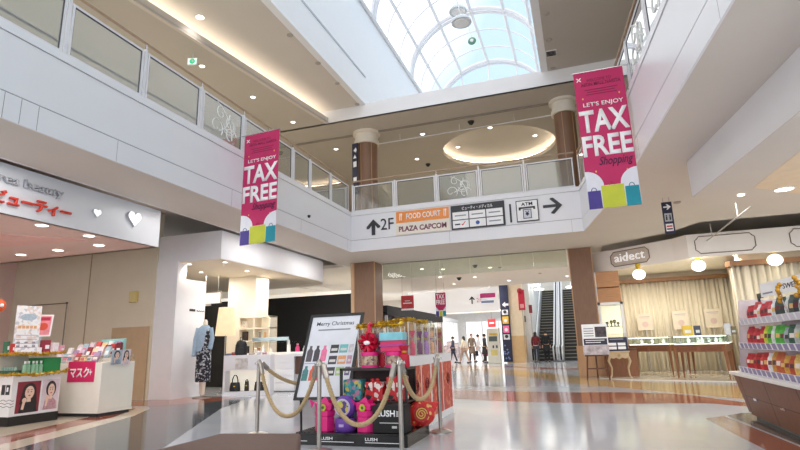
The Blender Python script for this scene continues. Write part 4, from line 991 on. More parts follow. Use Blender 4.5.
# low display with bags and lit niche
t = thing('bag_display', 'low white display unit with a lit niche of black handbags', 'display unit', (-8.3, 12, 0))
ax, ay, bx_, by_ = -8.74, 11.75, -7.62, 12.15
fd = F((ax, ay, 0), (bx_-ax, by_-ay, 0)); Ld = math.hypot(bx_-ax, by_-ay)
q = B(); q.fbox(fd, 0, Ld, 0, .10, -.5, 0); q.fbox(fd, 0, Ld, .62, 1.0, -.5, 0); q.fbox(fd, 0, .05, .10, .62, -.5, 0); q.fbox(fd, Ld-.05, Ld, .10, .62, -.5, 0); q.done('carcass', BW, t)
B().fbox(fd, .05, Ld-.05, .10, .62, -.5, -.46).done('niche_back', pm('niche_glow', (255, 246, 230), .5, emit=.4), t)
B().fbox(fd, .30, .62, .66, .92, .0, .012).done('photo_panel', pm('photo_panel_m', (214, 208, 204), .4, var=.3, scale=8), t)
LEA = pm('black_leather', (24, 23, 25), .4, bump=.1)
def handbag(w, d, h, hh, label, group=None, m=LEA):
    t = local('handbag', label, 'bag', group)
    q = B(); RR = [q.ring(Vector((0, 0, z)), Vector((1, 0, 0)), Vector((0, 1, 0)), w/2*k, d/2*k2, 20) for z, k, k2 in ((0, .95, 1), (h*.1, 1.02, 1.05), (h*.6, .95, .85), (h*.95, .85, .5), (h, .83, .4))]; q.skin(RR); q.done('body', m, t, smooth=True)
    q = B()
    for s in (-1, 1): q.tube([(w*.26*math.cos(PI*i/10), s*d*.18, h*.92+hh*math.sin(PI*i/10)) for i in range(11)], .010, 6)
    q.done('handle', m, t, smooth=True); B().box(-.02, .02, -d*.52, -d*.48, h*.5, h*.62).done('clasp', GOLD, t); return t
def on(f, a, c, z): return f.p(a, z, c)
b1 = handbag(.28, .13, .22, .20, 'black handbag with tall handles at the left of the lit niche'); place(b1, on(fd, .25, -.22, .101), .34)
place(handbag(.12, .10, .24, .06, 'narrow dark bag in the middle of the lit niche', m=pm('dark_brown_leather', (52, 40, 40), .45)), on(fd, .55, -.22, .101), .34)
b2 = dup(b1, on(fd, .88, -.22, .101), .34, 'rounded black handbag at the right of the lit niche')
t = local('backpack', 'black leather backpack standing on the low white bag display', 'bag')
q = B(); RR = [q.ring(Vector((0, 0, z)), Vector((1, 0, 0)), Vector((0, 1, 0)), w_, d_, 18) for z, w_, d_ in ((0, .13, .08), (.05, .145, .09), (.22, .13, .08), (.30, .10, .06), (.33, .05, .03))]; q.skin(RR); q.done('body', LEA, t, smooth=True)
B().box(-.08, .08, -.11, -.07, .04, .16).done('pocket', LEA, t, bevel=.01); B().tube([(-.03, 0, .32), (-.03, 0, .39), (.03, 0, .39), (.03, 0, .32)], .009, 6).done('handle', LEA, t); B().tube([(-.10, .06, .03), (-.14, .1, .16), (-.06, .07, .30)], .012, 6).done('strap', LEA, t)
place(t, on(fd, .38, -.2, 1.001), .3, 1.15)
for i, (a, c, w_, h_, col, nm) in enumerate([(.08, -.15, .13, .05, (92, 100, 130), 'folded blue wallet'), (.68, -.12, .14, .05, (156, 130, 126), 'small taupe pouch'), (.16, -.32, .1, .08, (176, 60, 66), 'small red pouch'), (.85, -.2, .1, .1, (200, 196, 200), 'pale pouch'), (1.0, -.15, .1, .06, (196, 120, 130), 'pink wallet')]):
    t = local('pouch', nm+' on the low white bag display', 'pouch', 'small leather goods on the low display'); B().box(-w_/2, w_/2, -.05, .05, 0, h_).done('body', pm('pouch_%d' % i, col, .5), t, bevel=.012); B().box(-w_/2+.01, w_/2-.01, -.052, -.05, h_*.7, h_*.85).done('zip', CHROME, t); place(t, on(fd, a, c, 1.001), .3)
# drawer counter
t = thing('drawer_counter', 'long white counter with slatted drawer fronts and a lit top in the bag shop', 'counter', (-8, 13.3, 0))
fc = F((-8.75, 12.85, 0), (1, .25, 0)); B().fbox(fc, 0, 1.28, .02, .98, -.55, -.01).done('body', BW, t)
for i in range(5): B().fbox(fc, .01, 1.27, .06+.18*i, .225+.18*i, -.01, .008).done('drawer', BW, t, bevel=.004)
B().fbox(fc, -.05, 1.75, .98, 1.04, -.6, .03).done('worktop', pm('lit_counter_top', (252, 248, 240), .3, emit=.15), t)
B().fbox(fc, 1.30, 1.75, .45, .98, -.5, -.1).done('wood_end', WOODD, t); B().fbox(fc, -.05, 1.75, .92, .98, .0, .02).done('top_edge', BW, t)
t = thing('glass_shelf', 'glass shelf with a mirrored edge above the drawer counter', 'shelf', fc.p(.8, 1.3))
B().fbox(fc, -.05, 1.0, 1.36, 1.46, -.4, -.38).done('mirror_panel', pm('mirror_grey', (170, 184, 186), .1, metal=.6), t); B().fbox(fc, -.1, 1.35, 1.30, 1.32, -.5, -.1).done('shelf', GLASS, t)
q = B(); [q.fbox(fc, a, a+.02, 1.04, 1.36, -.38, -.36) for a in (-.02, .45, .96)]; q.done('post', STEEL, t)
for i, (a, h_, w_, col, nm) in enumerate([(.10, .16, .10, (210, 205, 198), 'grey stand'), (.32, .2, .1, (240, 238, 236), 'white bag'), (.55, .12, .12, (220, 210, 196), 'cream pouch'), (1.05, .30, .10, (244, 240, 236), 'white cosmetic bottle stand'), (1.3, .2, .12, (214, 60, 120), 'pink carton'), (1.5, .14, .10, (196, 196, 200), 'silver pouch')]):
    t = local('display_item', nm+' on the white drawer counter', 'goods', 'goods on the drawer counter'); B().lathe((0, 0, 0), [(w_/2, 0), (w_/2*.95, h_*.6), (w_/2*.5, h_*.75), (w_/2*.5, h_)], 14).done('body', pm('display_item_%d' % i, col, .45), t, smooth=True); B().lathe((0, 0, 0), [(w_/2*.55, h_), (w_/2*.55, h_*1.08), (.001, h_*1.08)], 12).done('lid', FRAME, t); place(t, fc.p(a, 1.041, -.25))
# shelving tower with framed pictures, bags
t = thing('shelf_tower', 'tall cream shelf tower with lit cubbies and small black pictures in the bag shop', 'shelf', (-9.2, 13.9, 0))
x0, x1 = -9.62, -8.55; q = B()
for z in (0, .5, 1.0, 1.36, 1.72, 2.05): q.box(x0, x1, 13.55, 13.95, z, z+.035)
for x in (x0, -9.1, x1-.035): q.box(x, x+.035, 13.55, 13.95, 0, 2.08)
q.done('frame', BC, t); B().box(x0, x1, 13.93, 13.95, 0, 2.08).done('back_panel', pm('lit_shelf_back', (250, 238, 214), .5, emit=.25), t)
for i, (x, z, w_, h_, c) in enumerate([(-9.42, 1.40, .2, .26, (60, 50, 46)), (-9.36, 1.04, .18, .2, (40, 36, 36)), (-8.92, 1.40, .13, .26, (120, 110, 100)), (-8.75, 1.42, .12, .22, (190, 150, 110)), (-8.95, 1.04, .18, .16, (180, 130, 90)), (-9.45, 1.76, .16, .2, (200, 190, 176))]):
    t = thing('picture_frame', ORD[i]+' small framed picture standing in the cream shelf tower, counting from upper left', 'picture', (x, 13.6, z), 'pictures in the shelf tower'); B().box(x-w_/2, x+w_/2, 13.62, 13.64, z-.003, z+h_).done('frame', BLACK if c[0] < 100 else BC, t); B().box(x-w_/2+.02, x+w_/2-.02, 13.615, 13.62, z+.02, z+h_-.02).done('print', pm('pic_%d' % i, c, .4, var=.5, scale=18), t)
# ================================================================ CENTRE: BENCH, ROPE BARRIER, SIGN, GIFT DISPLAY
BROWNL = pm('brown_leatherette', (92, 66, 56), .65, var=.06, scale=12)
t = thing('bench', 'low brown padded bench at the bottom edge in front of the rope barrier', 'bench', (-2.5, 3.7, 0))
BP = [(-3.02, 4.06), (-2.30, 4.16), (-1.93, 3.45), (-1.93, 2.5), (-3.02, 2.5)]
bx = lambda k: [(-2.48+(x+2.48)*k, 3.3+(y-3.3)*k) for x, y in BP]
UPF = F((0, 0, 0), (1, 0, 0), (0, 1, 0))
B().prism(UPF, BP, .28, .42).done('seat', BROWNL, t, bevel=.02)
B().prism(UPF, bx(.93), .06, .28).done('base', pm('dark_bench_base', (70, 52, 46), .5), t)
B().prism(UPF, bx(.86), .0, .06).done('plinth', BLACK, t)

ST = {'a': (-4.27, 6.52), 'b': (-2.86, 5.58), 'c': (-1.90, 5.58), 'd': (-1.86, 7.05)}
proto = local('stanchion', 'x', 'barrier post', 'rope barrier posts')
B().lathe((0, 0, 0), [(.15, 0), (.15, .012), (.10, .03), (.03, .04), (.001, .04)], 28).done('base', STEEL, proto, smooth=True)
B().cyl((0, 0, .035), (0, 0, .95), .025, n=18).done('post', STEEL, proto, smooth=True)
B().lathe((0, 0, 0), [(.026, .90), (.036, .91), (.036, .95), (.026, .965), (.015, .985), (.001, .985)], 18).done('cap', STEEL, proto, smooth=True)
q = B(); [q.tube([(.03*math.cos(a), .03*math.sin(a), .93), (.055*math.cos(a), .055*math.sin(a), .945), (.06*math.cos(a), .06*math.sin(a), .915)], .007, 6) for a in (0, PI/2, PI, 3*PI/2)]; q.done('hook', CHROME, proto)
LB = {'a': 'steel barrier post at the left, in front of the white display', 'b': 'steel barrier post before the christmas sign board', 'c': 'steel barrier post at the right front corner of the gift display', 'd': 'steel barrier post beside the patterned white case, its round base in view'}
for i, k in enumerate('abcd'):
    o = proto if i == 0 else dup(proto, (0, 0, 0))
    place(o, (*ST[k], 0)); o['label'] = LB[k]
ROPE = pm('hemp_rope', (184, 160, 122), .85, var=.15, scale=60, bump=.4)
def rope(p, q, sag, label, r=.027, top=.925):
    t = thing('barrier_rope', label, 'rope', ((p[0]+q[0])/2, (p[1]+q[1])/2, top-sag), 'barrier ropes')
    P = Vector((*p, top)); Q = Vector((*q, top)); d = (Q-P); d.normalize(); P += d*.05; Q -= d*.05
    N = 44; base = []
    for i in range(N+1):
        s = i/N; u = 2*s-1; z = (math.cosh(2.2*u)-math.cosh(2.2))/(math.cosh(2.2)-1)*sag
        base.append(P.lerp(Q, s)+Vector((0, 0, z)))
    st = B(); side = d.cross(Vector((0, 0, 1)))
    for ph in (0, 2*PI/3, 4*PI/3):
        pts = []
        for k in range(N*4+1):
            s = k/4; i0 = min(int(s), N-1); c_ = base[i0].lerp(base[i0+1], s-i0); tn = (base[i0+1]-base[i0]).normalized(); up = side.cross(tn)
            a = ph+k*.85; pts.append(c_+side*(r*.5*math.cos(a))+up*(r*.5*math.sin(a)))
        st.tube(pts, r*.55, 5)
    st.done('strands', ROPE, t, smooth=True)
    for a_, b_ in ((0, 2), (-3, -1)): B().cyl(base[a_], base[b_], r*1.25, n=10).done('end_cap', STEEL, t)
rope(ST['a'], ST['b'], .62, 'hemp rope sagging from the left barrier post to the one before the sign board')
rope(ST['b'], ST['c'], .64, 'hemp rope sagging in front of the pink and purple gift boxes')
rope(ST['c'], ST['d'], .44, 'hemp rope hanging in front of the round red gift at the right corner')
rope(ST['a'], (-3.25, 8.1), .34, 'hemp rope running back from the left barrier post behind the sign board')
o = dup(proto, (-3.22, 8.12, 0), 0, 'steel barrier post hidden mostly behind the christmas sign board')

# Merry Christmas board
t = thing('sign_board', 'white Merry Christmas board in a black frame leaning above the gift display', 'sign board', (-3.2, 6.8, .4))
fs = F((-3.84, 6.72, .42), (1, .09, .01), (.0, .17, 1)); fs.u = Vector((.125, .20, 1)).normalized()
W_, H_ = .80, 1.19
q = B(); q.fbox(fs, 0, W_, 0, .04, -.03, .01); q.fbox(fs, 0, W_, H_-.04, H_, -.03, .01); q.fbox(fs, 0, .04, .04, H_-.04, -.03, .01); q.fbox(fs, W_-.04, W_, .04, H_-.04, -.03, .01); q.done('frame', BLACK, t)
B().fbox(fs, .02, W_-.02, .02, H_-.02, -.02, .0).done('panel', pm('poster_white', (228, 230, 238), .3), t)
text('Merry Christmas', fs, W_*.5, H_*.845, .075, TXTK, t, w=.56, bold=.004, center=True, depth=.002, off=.0)
B().fbox(fs, W_*.20, W_*.80, H_*.800, H_*.816, .0, .002).done('small_print', pm('poster_grey_print', (140, 140, 150), .5), t)
def bottle_print(a, b_, w_, h_, c, parent):
    B().prism(fs, [(a, b_), (a+w_, b_), (a+w_, b_+h_*.68), (a+w_*.72, b_+h_*.82), (a+w_*.72, b_+h_), (a+w_*.28, b_+h_), (a+w_*.28, b_+h_*.82), (a, b_+h_*.68)], .0, .002).done('bottle_print', pm('print_%d_%d_%d' % c, c, .4, var=.15, scale=30), parent)
for i, c in enumerate([(92, 84, 92), (70, 66, 74), (236, 120, 160)]): bottle_print(.06+.105*i, .52, .085, .22, c, t)
for i, c in enumerate([(70, 130, 130), (222, 96, 66), (226, 80, 130)]): bottle_print(.05+.105*i, .26, .085, .20, c, t)
q = 0
for r_ in range(3):
    for i, c in enumerate([[(56, 56, 60), (110, 190, 190), (206, 200, 208)], [(70, 62, 70), (226, 160, 110), (196, 150, 170)], [(58, 60, 62), (170, 200, 130), (110, 96, 140)]][r_]):
        a, b_ = .40+.135*i, .63-.155*r_; w_ = .12 if i < 2 else .07
        B().fbox(fs, a, a+w_, b_, b_+.115, .0, .002).done('jar_print', pm('print_%d_%d_%d' % c, c, .4, var=.15, scale=30), t)
        B().fbox(fs, a+.015, a+w_-.015, b_+.03, b_+.065, .002, .003).done('jar_label_print', pm('jar_lab', (220, 216, 214), .5), t)
B().fbox(fs, .05, .36, .49, .497, .0, .002).done('shelf_line_print', pm('poster_grey_print', (140, 140, 150)), t)
lg = B()
for a in (.1, W_-.1):
    p = fs.p(a, .02, -.02); lg.cyl(p, (p.x, p.y+.02, 0), .016)
p = fs.p(W_/2, H_*.7, -.03); lg.cyl(p, (p.x+.02, p.y+.42, 0), .014); lg.done('easel_leg', BLACK, t)

# black plinth with LUSH strip
PX0, PX1, PY0, PY1 = -3.36, -1.96, 5.95, 6.69
t = thing('display_plinth', 'low black plinth carrying the gift boxes, white lettering along its front edge', 'plinth', (-2.7, 6.3, 0))
B().prism(F((0, 0, 0), (1, 0, 0), (0, 1, 0)), [(PX0, PY0), (-1.96, PY0), (-1.96, 6.84), (-2.12, 6.84), (-2.12, PY1), (PX0, PY1)], .0, .135).done('body', pm('black_gloss', (26, 24, 26), .18), t, bevel=.004)
B().box(PX0+.0, PX1, PY0-.012, PY0, .0, .115).done('front_strip', BLACK, t)
fl = F((0, PY0-.012, 0))
for x in (-3.62, -3.02, -2.46):
    text('LUSH', fl, max(x, -3.34) if x < -3.3 else x, .062, .034, TXTW, t, w=.15, depth=.001, bold=.02) if x > -3.3 else None
    B().fbox(fl, max(x, -3.35), x+.42, .040, .047, 0, .0015).done('small_print', TXTW, t)
B().box(-1.96, -1.954, PY0, 6.84, .0, .13).done('side_strip', pm('black_gloss', (26, 24, 26)), t)
t = thing('box_sign', 'black box with white LUSH lettering at the right of the plinth', 'sign', (-2.2, 6.05, .135))
B().box(-2.40, -2.00, 6.02, 6.24, .137, .44).done('box', BLACKM, t, bevel=.004); fl2 = F((0, 6.02, 0))
text('LUSH', fl2, -2.345, .315, .072, TXTW, t, w=.225, depth=.002, bold=.03)
q = B(); [q.fbox(fl2, -2.105, -2.03, .318+.022*i, .332+.022*i, 0, .002) for i in range(3)]; q.fbox(fl2, -2.31, -2.07, .243, .252, 0, .002); q.fbox(fl2, -2.16, -2.10, .190, .215, 0, .002); q.done('small_print', pm('soft_white_print', (206, 206, 206), .5), t)
# gifts on the plinth
PINK = pm('hot_pink_wrap', (226, 36, 128), .4, var=.08, scale=12); PURP = pm('purple_wrap', (104, 62, 160), .45, var=.08, scale=12)
LIME = pm('lime_tag', (190, 206, 60), .4)
def pink_gift(label):
    t = local('gift_box', label, 'gift box', 'pink wrapped gifts on the plinth')
    q = B(); RR = [q.ring(Vector((0, 0, z)), Vector((1, 0, 0)), Vector((0, 1, 0)), r, r*.8, 6) for z, r in ((0, .125), (.15, .125), (.155, .118), (.17, .118), (.175, .130), (.235, .130))]; q.skin(RR); q.done('box', PINK, t, bevel=.006)
    q = B()
    q.hexa([(-.10, -.06, .235), (.10, -.06, .235), (.10, .06, .235), (-.10, .06, .235), (-.11, -.07, .33), (.11, -.07, .31), (.11, .06, .31), (-.11, .06, .33)]); q.done('upper_box', PINK, t, bevel=.012)
    q = B(); q.face([(-.10, -.07, .33), (-.17, -.07, .37), (-.15, -.06, .26)]); q.face([(.09, -.07, .31), (.03, -.05, .40), (-.05, -.06, .34)]); q.face([(.0, -.05, .33), (.11, -.03, .38), (.09, .03, .31)]); q.done('bow', PINK, t)
    q = B(); q.cyl((0, -.075, .27), (0, -.085, .27), .042, n=18); q.done('round_tag', LIME, t); B().cyl((0.005, -.086, .272), (0.005, -.088, .272), .018, n=10).done('tag_print', pm('tag_dark', (90, 96, 60), .5), t)
    return t
g1 = pink_gift('hot pink stacked gift at the left of the purple one on the plinth'); place(g1, (-3.06, 6.12, .136), .1)
dup(g1, (-2.52, 6.12, .136), -.2, 'hot pink stacked gift at the right of the purple one on the plinth')
t = local('gift_box', 'purple stacked gift with a round printed emblem between two pink gifts', 'gift box')
B().lathe((0, 0, 0), [(.11, 0), (.125, .02), (.125, .13), (.11, .15), (.001, .15)], 24).done('lower_tin', PURP, t, smooth=True); B().box(-.03, .03, -.128, -.12, .06, .09).done('label_print', pm('lilac_label', (190, 170, 220), .5), t)
q = B(); q.ball((0, 0, .275), .135, 22, 12, 1, .75, 1); q.done('round_box', PURP, t, smooth=True)
q = B(); RR = [q.ring(Vector((0, -.088-.012*(k == 1), .275)), Vector((1, 0, 0)), Vector((0, 0, 1)), r, r, 24) for k, r in ((0, .100), (1, .095), (1, .08))]; q.skin(RR); q.done('emblem_rim', pm('lilac_rim', (206, 190, 222), .4), t)
B().cyl((0, -.10, .275), (0, -.104, .275), .08, n=22).done('emblem_print', blotch('emblem_print', [(60, 130, 110), (190, 200, 70), (50, 60, 120), (210, 190, 90), (90, 60, 130)], 26, .4), t)
place(t, (-2.785, 6.12, .136), .0)
REDP = blotch('red_pattern_wrap', [(196, 34, 34), (206, 44, 38), (186, 28, 32), (222, 176, 110), (200, 38, 36), (190, 30, 30), (208, 56, 42)], 26, .5)
REDW = blotch('red_white_wrap', [(196, 30, 44), (238, 226, 220), (210, 44, 52), (34, 28, 30), (222, 210, 206), (186, 26, 40)], 20, .5)
TEALP = blotch('teal_pattern_wrap', [(40, 120, 136), (60, 150, 160), (196, 180, 70), (30, 84, 110), (180, 120, 150), (90, 170, 160)], 24, .5)
t = local('gift_box', 'large round red gift with a gold spiral emblem at the right front corner', 'gift box')
q = B(); q.ball((0, 0, .17), .19, 26, 14, 1.1, .7, .95); q.done('wrapped_ball', REDP, t, smooth=True)
q = B(); q.tube([(.085*(1-i/34)*math.cos(i*.5)*1.0, -.136, .18+.085*(1-i/34)*math.sin(i*.5)) for i in range(30)], .009, 6); q.done('spiral_emblem', pm('gold_print', (224, 186, 96), .4), t, smooth=True)
q = B(); q.cyl((0, -.118, .18), (0, -.131, .18), .105, n=24); q.done('emblem_disc', pm('emblem_red', (176, 36, 34), .4), t)
q = B(); q.face([(-.2, -.05, .12), (-.28, -.06, .02), (-.1, -.08, .0), (-.06, -.1, .06)]); q.face([(.2, -.05, .2), (.27, -.03, .32), (.1, -.06, .34)]); q.done('cloth_corner', REDP, t)
place(t, (-1.985, 6.60, .136), .35, .86)
# shelf unit behind
t = thing('display_shelf', 'black two-tier shelf behind the plinth holding wrapped gifts and pink tins', 'shelf', (-2.5, 6.95, 0))
SX0, SX1, SY0, SY1 = -2.93, -2.05, 6.27, 6.66
q = B(); q.box(SX0, SX1, SY0, SY1, .137, .16); q.box(SX0, SX1, SY0, SY1, .82, .85); q.box(SX0, SX1, SY0+.02, SY1, .44, .46); q.done('shelf_board', pm('shelf_black_brown', (44, 34, 32), .4), t)
for x in (SX0, SX1-.03):
    for y in (SY0, SY1-.03): B().box(x, x+.03, y, y+.03, .137, .85).done('post', BLACK, t)
B().box(SX0, SX1, SY1-.012, SY1, .16, .82).done('back_panel', pm('shelf_back', (60, 40, 40), .6), t)
def wrapped(label, m, w_, d_, h_, bow=True, group='patterned gifts on the black shelf', bowm=None):
    t = local('wrapped_gift', label, 'gift', group)
    B().box(-w_/2, w_/2, -d_/2, d_/2, 0, h_).done('box', m, t, bevel=.012)
    if bow:
        q = B(); q.tube([(0, -d_/2-.006, 0), (0, -d_/2-.006, h_+.004), (0, d_/2, h_+.004)], .010, 5); [q.ball((s*.035, -d_/2*.4, h_+.02), .03, 10, 6, 1, .6, .7) for s in (-1, 1)]; q.done('ribbon_bow', bowm or RED, t, smooth=True)
    return t
L_ = [((-2.78, 6.40), .25, .17, .25, TEALP, 0, 'teal patterned gift at the left, upper tier under the tins', .461), ((-2.49, 6.40), .24, .17, .22, REDW, 1, 'red and white gift in the middle tier, left of two', .461), ((-2.21, 6.40), .24, .17, .28, REDW, 1, 'red and white gift in the middle tier, right of two', .461),
      ((-2.78, 6.40), .22, .17, .22, TEALP, 1, 'teal and gold gift at the lower left beside the sign board', .161), ((-2.50, 6.41), .26, .17, .24, TEALP, 1, 'teal gift with red bow low behind the right pink gift', .161), ((-2.21, 6.41), .26, .17, .25, REDP, 1, 'red patterned gift low behind the black lettered box', .161)]
for (x, y), w_, d_, h_, m_, bw, lb, z in L_: place(wrapped(lb, m_, w_, d_, h_, bw), (x, y, z), random.uniform(-.12, .12))
def tin(label):
    t = local('pink_tin', label, 'tin', 'pink tins on the black shelf')
    B().lathe((0, 0, 0), [(.118, 0), (.118, .03), (.112, .03), (.112, .155), (.122, .155), (.122, .20), (.001, .20)], 24).done('body', PINK, t, smooth=True)
    q = B(); RR = [q.ring(Vector((0, 0, z)), Vector((1, 0, 0)), Vector((0, 1, 0)), r, r, 24) for z, r in ((.035, .1135), (.15, .1135))]; q.skin(RR, False, False); q.done('wrap_print', blotch('tin_print', [(176, 150, 130), (150, 110, 110), (120, 90, 96), (200, 180, 150)], 30, .5), t)
    return t
t1 = tin('pink round tin under the big red bow, left of two on the black shelf'); place(t1, (-2.58, 6.42, .851), 0, .95); dup(t1, (-2.25, 6.42, .851), 1., 'pink round tin under the aqua lidded box, right of two on the black shelf')
t = local('red_bow_gift', 'big red rosette bow gift on top of the left pink tin', 'gift')
q = B()
for i in range(9):
    a = 2*PI*i/9; q.tube([(0, -.06, 0), (.11*math.cos(a)-.02*math.sin(a), -.09, .11*math.sin(a)), (.13*math.cos(a+.35), -.06, .13*math.sin(a+.35)), (0, -.03, 0)], [.03, .04, .035, .02], 6, flat=.4)
q.done('ribbon_loop', pm('crimson_ribbon', (206, 22, 62), .4, var=.1, scale=16), t, smooth=True); B().ball((0, -.10, .0), .035, 12, 8, 1.3, .5, .8).done('white_label', TXTW, t, smooth=True); q = B(); q.ball((0, 0, .0), .12, 16, 10, 1, .6, 1); q.done('wrapped_box', pm('crimson_wrap', (190, 24, 54), .5), t, smooth=True); B().tube([(0, -.02, .12), (.0, 0, .22), (.03, 0, .25)], .03, 7).done('topknot', pm('crimson_ribbon', (206, 22, 62)), t)
place(t, (-2.58, 6.42, 1.155), 0, .98)
t = local('striped_box', 'pink box with an aqua lid on top of the right pink tin', 'gift box')
B().box(-.13, .13, -.08, .08, 0, .12).done('box', pm('cerise_wrap', (214, 30, 96), .4), t, bevel=.005); B().box(-.14, .14, -.09, .09, .12, .21).done('lid', pm('aqua_lid', (130, 200, 214), .35, var=.15, scale=10), t, bevel=.005); B().box(-.141, .141, -.091, .091, .055, .075).done('ribbon', pm('purple_ribbon', (160, 60, 150), .4), t)
place(t, (-2.26, 6.42, 1.043), .05, 1.1)
for i, (x, y, h_) in enumerate([(-2.44, 6.53, .30), (-2.20, 6.585, .40), (-2.10, 6.36, .26)]):
    tt = local('ribbon_gift', ['small red ribboned gift between the two pink tins', 'tall red wrapped gift behind the right pink tin', 'small crimson gift at the right end of the black shelf top'][i], 'gift', 'red gifts on the shelf top'); q = B(); RR = [q.ring(Vector((0, 0, z)), Vector((1, 0, 0)), Vector((0, 1, 0)), r, r*.8, 12) for z, r in ((0, .06), (.02, .07), (h_*.55, .065), (h_*.68, .02), (h_*.8, .05), (h_, .07))]; q.skin(RR); q.done('wrap', pm('crimson_wrap', (190, 24, 54)), tt, smooth=True); B().lathe((0, 0, h_*.66), [(.03, 0), (.035, .02), (.02, .04)], 10).done('tie', GOLD, tt); place(tt, (x, y, .851))

# white framed cases with red patterned panels and clear boxes on top
FRW = pm('case_white', (244, 244, 246), .35, var=.01)
def case(label, x0, x1, y0, y1, zt, npan, group):
    t = thing('display_case', label, 'display case', ((x0+x1)/2, (y0+y1)/2, 0), group)
    q = B(); q.box(x0, x1, y0, y1, .0, .10); q.box(x0, x1, y0, y1, zt-.13, zt); dy = (y1-y0)/npan
    for k in range(npan+1):
        y = min(y0+dy*k, y1-.03); q.box(x1-.03, x1, y, y+.03, .10, zt-.13); q.box(x0, x0+.03, y, y+.03, .10, zt-.13)
    q.done('frame', FRW, t)
    for k in range(npan):
        B().box(x1-.02, x1-.002, y0+dy*k+.03, y0+dy*(k+1)-.0, .10, zt-.13).done('printed_panel', PANM, t)
        ff_ = F((x1-.002, y0+dy*(k+.55), .56), (0, 1, 0)); q = B(); q.tube([ff_.p((.10-.0022*i)*math.cos(i*.42), (.10-.0022*i)*math.sin(i*.42), .003) for i in range(34)], .008, 5); q.done('scroll_print', pm('scroll_dark', (120, 30, 34), .5), t)
    B().box(x0+.05, x1-.05, y0, y0+.02, .10, zt-.13).done('end_panel', PANM, t)
    return t
PANM = blotch('orange_red_panel', [(200, 70, 56), (206, 76, 60), (194, 64, 52), (210, 84, 66), (230, 150, 112), (200, 70, 56), (204, 74, 58)], 20, .35)
CX1, CX0 = -2.15, -2.62
case('white framed case with orange red scroll panels, nearer of the two', CX0, CX1, 6.72, 7.74, .97, 2, 'patterned white cases')
case('white framed case with orange red scroll panels, farther of the two', CX0-.04, CX1-.02, 7.82, 9.15, .97, 2, 'patterned white cases')
# clear boxes with gold sides and garlands
def clear_box(label, x0, x1, y0, y1, z0, h, gold=True):
    t = thing('clear_box', label, 'display box', ((x0+x1)/2, (y0+y1)/2, z0), 'clear display boxes'); e = .006
    q = B(); q.box(x0, x1, y0, y0+e, z0, z0+h); q.box(x0, x1, y1-e, y1, z0, z0+h); q.box(x0, x0+e, y0, y1, z0, z0+h); q.box(x1-e, x1, y0, y1, z0, z0+h); q.done('acrylic_wall', ACRYL, t)
    B().box(x0, x1, y0, y1, z0+.0005, z0+.012).done('base', FRW, t)
    q = B(); [q.box(x, x+.012, y, y+.012, z0, z0+h) for x in (x0-.002, x1-.010) for y in (y0-.002, y1-.010)]; q.done('corner_edge', pm('acrylic_edge', (226, 222, 214), .2), t)
    if gold: B().box(x0+.02, x1-.02, y1-.03, y1-.012, z0+.01, z0+h-.02).done('gold_back', pm('gold_board', (186, 142, 78), .4, metal=.3), t)
    return t
PR = [(150, 60, 80), (170, 130, 190), (206, 80, 110), (206, 180, 214), (220, 170, 130), (120, 70, 110), (226, 206, 218)]
rd = random.Random(11); nb = 0
def toiletry(label, x, y, z, c, s, group):
    t = local('gift_item', label, 'gift', group); r = .045*s
    q = B(); RR = [q.ring(Vector((0, 0, zz)), Vector((1, 0, 0)), Vector((0, 1, 0)), rr, rr*.8, 12) for zz, rr in ((0, r), (.10*s, r*1.05), (.14*s, r*.5), (.16*s, r*.35), (.19*s, r*.9), (.23*s, r*1.1))]; q.skin(RR); q.done('wrap', pm('wrap_%d_%d' % (c[0], c[1]), c, .4, var=.15, scale=20), t, smooth=True)
    B().lathe((0, 0, .145*s), [(r*.45, 0), (r*.5, .015), (r*.4, .03)], 10).done('tie', GOLD if c[0] < 200 else pm('purple_ribbon', (160, 60, 150)), t); place(t, (x, y, z)); return t
boxes = [(-2.38, -2.16, 6.75, 7.03, .971, .45), (-2.38, -2.16, 7.09, 7.37, .971, .44), (-2.38, -2.16, 7.43, 7.70, .971, .44), (-2.42, -2.19, 7.88, 8.22, .971, .45), (-2.42, -2.19, 8.34, 8.70, .971, .42), (-2.60, -2.40, 6.76, 7.08, .971, .42), (-2.60, -2.40, 7.16, 7.50, .971, .42)]
bl = ['nearest clear box on the white cases', 'second clear box along the white cases', 'third clear box along the white cases', 'fourth clear box along the white cases', 'farthest clear box on the white cases', 'front left clear box on the nearer white case', 'rear left clear box on the nearer white case']
for i, (x0, x1, y0, y1, z0, h) in enumerate(boxes):
    clear_box(bl[i], x0, x1, y0, y1, z0, h, i % 2 == 0 or i > 4)
    for k in range(3):
        toiletry(['low', 'middle', 'tall'][k]+' wrapped gift inside the '+bl[i], x0+.07+.06*k, y0+.07+.05*k+.0, z0+.013, PR[(i*3+k) % 7], .85+.26*k, 'wrapped gifts in the clear boxes')
    if i in (0, 1, 2, 5, 6): garland('short gold tinsel over the '+bl[i], [(x0, y0, z0+h+.02), (x1, y0, z0+h+.02), (x1, y1, z0+h+.02)], .045, 130, 20+i)
for i, (x, y) in enumerate([(-2.68, 6.565), (-2.47, 6.565), (-2.27, 6.58)]):
    clear_box(ORD[i]+' clear tall box standing along the back of the black shelf', x-.09, x+.09, y-.08, y+.09, .851, .50, i != 1)
    garland('short gold tinsel on the '+ORD[i]+' tall box above the black shelf', [(x-.1, y-.08, 1.37), (x+.1, y-.08, 1.37)], .05, 80, 40+i)
    toiletry('pink wrapped gift inside the '+ORD[i]+' tall box above the black shelf', x, y, .864, PR[i], 1.8, 'wrapped gifts in the tall boxes')
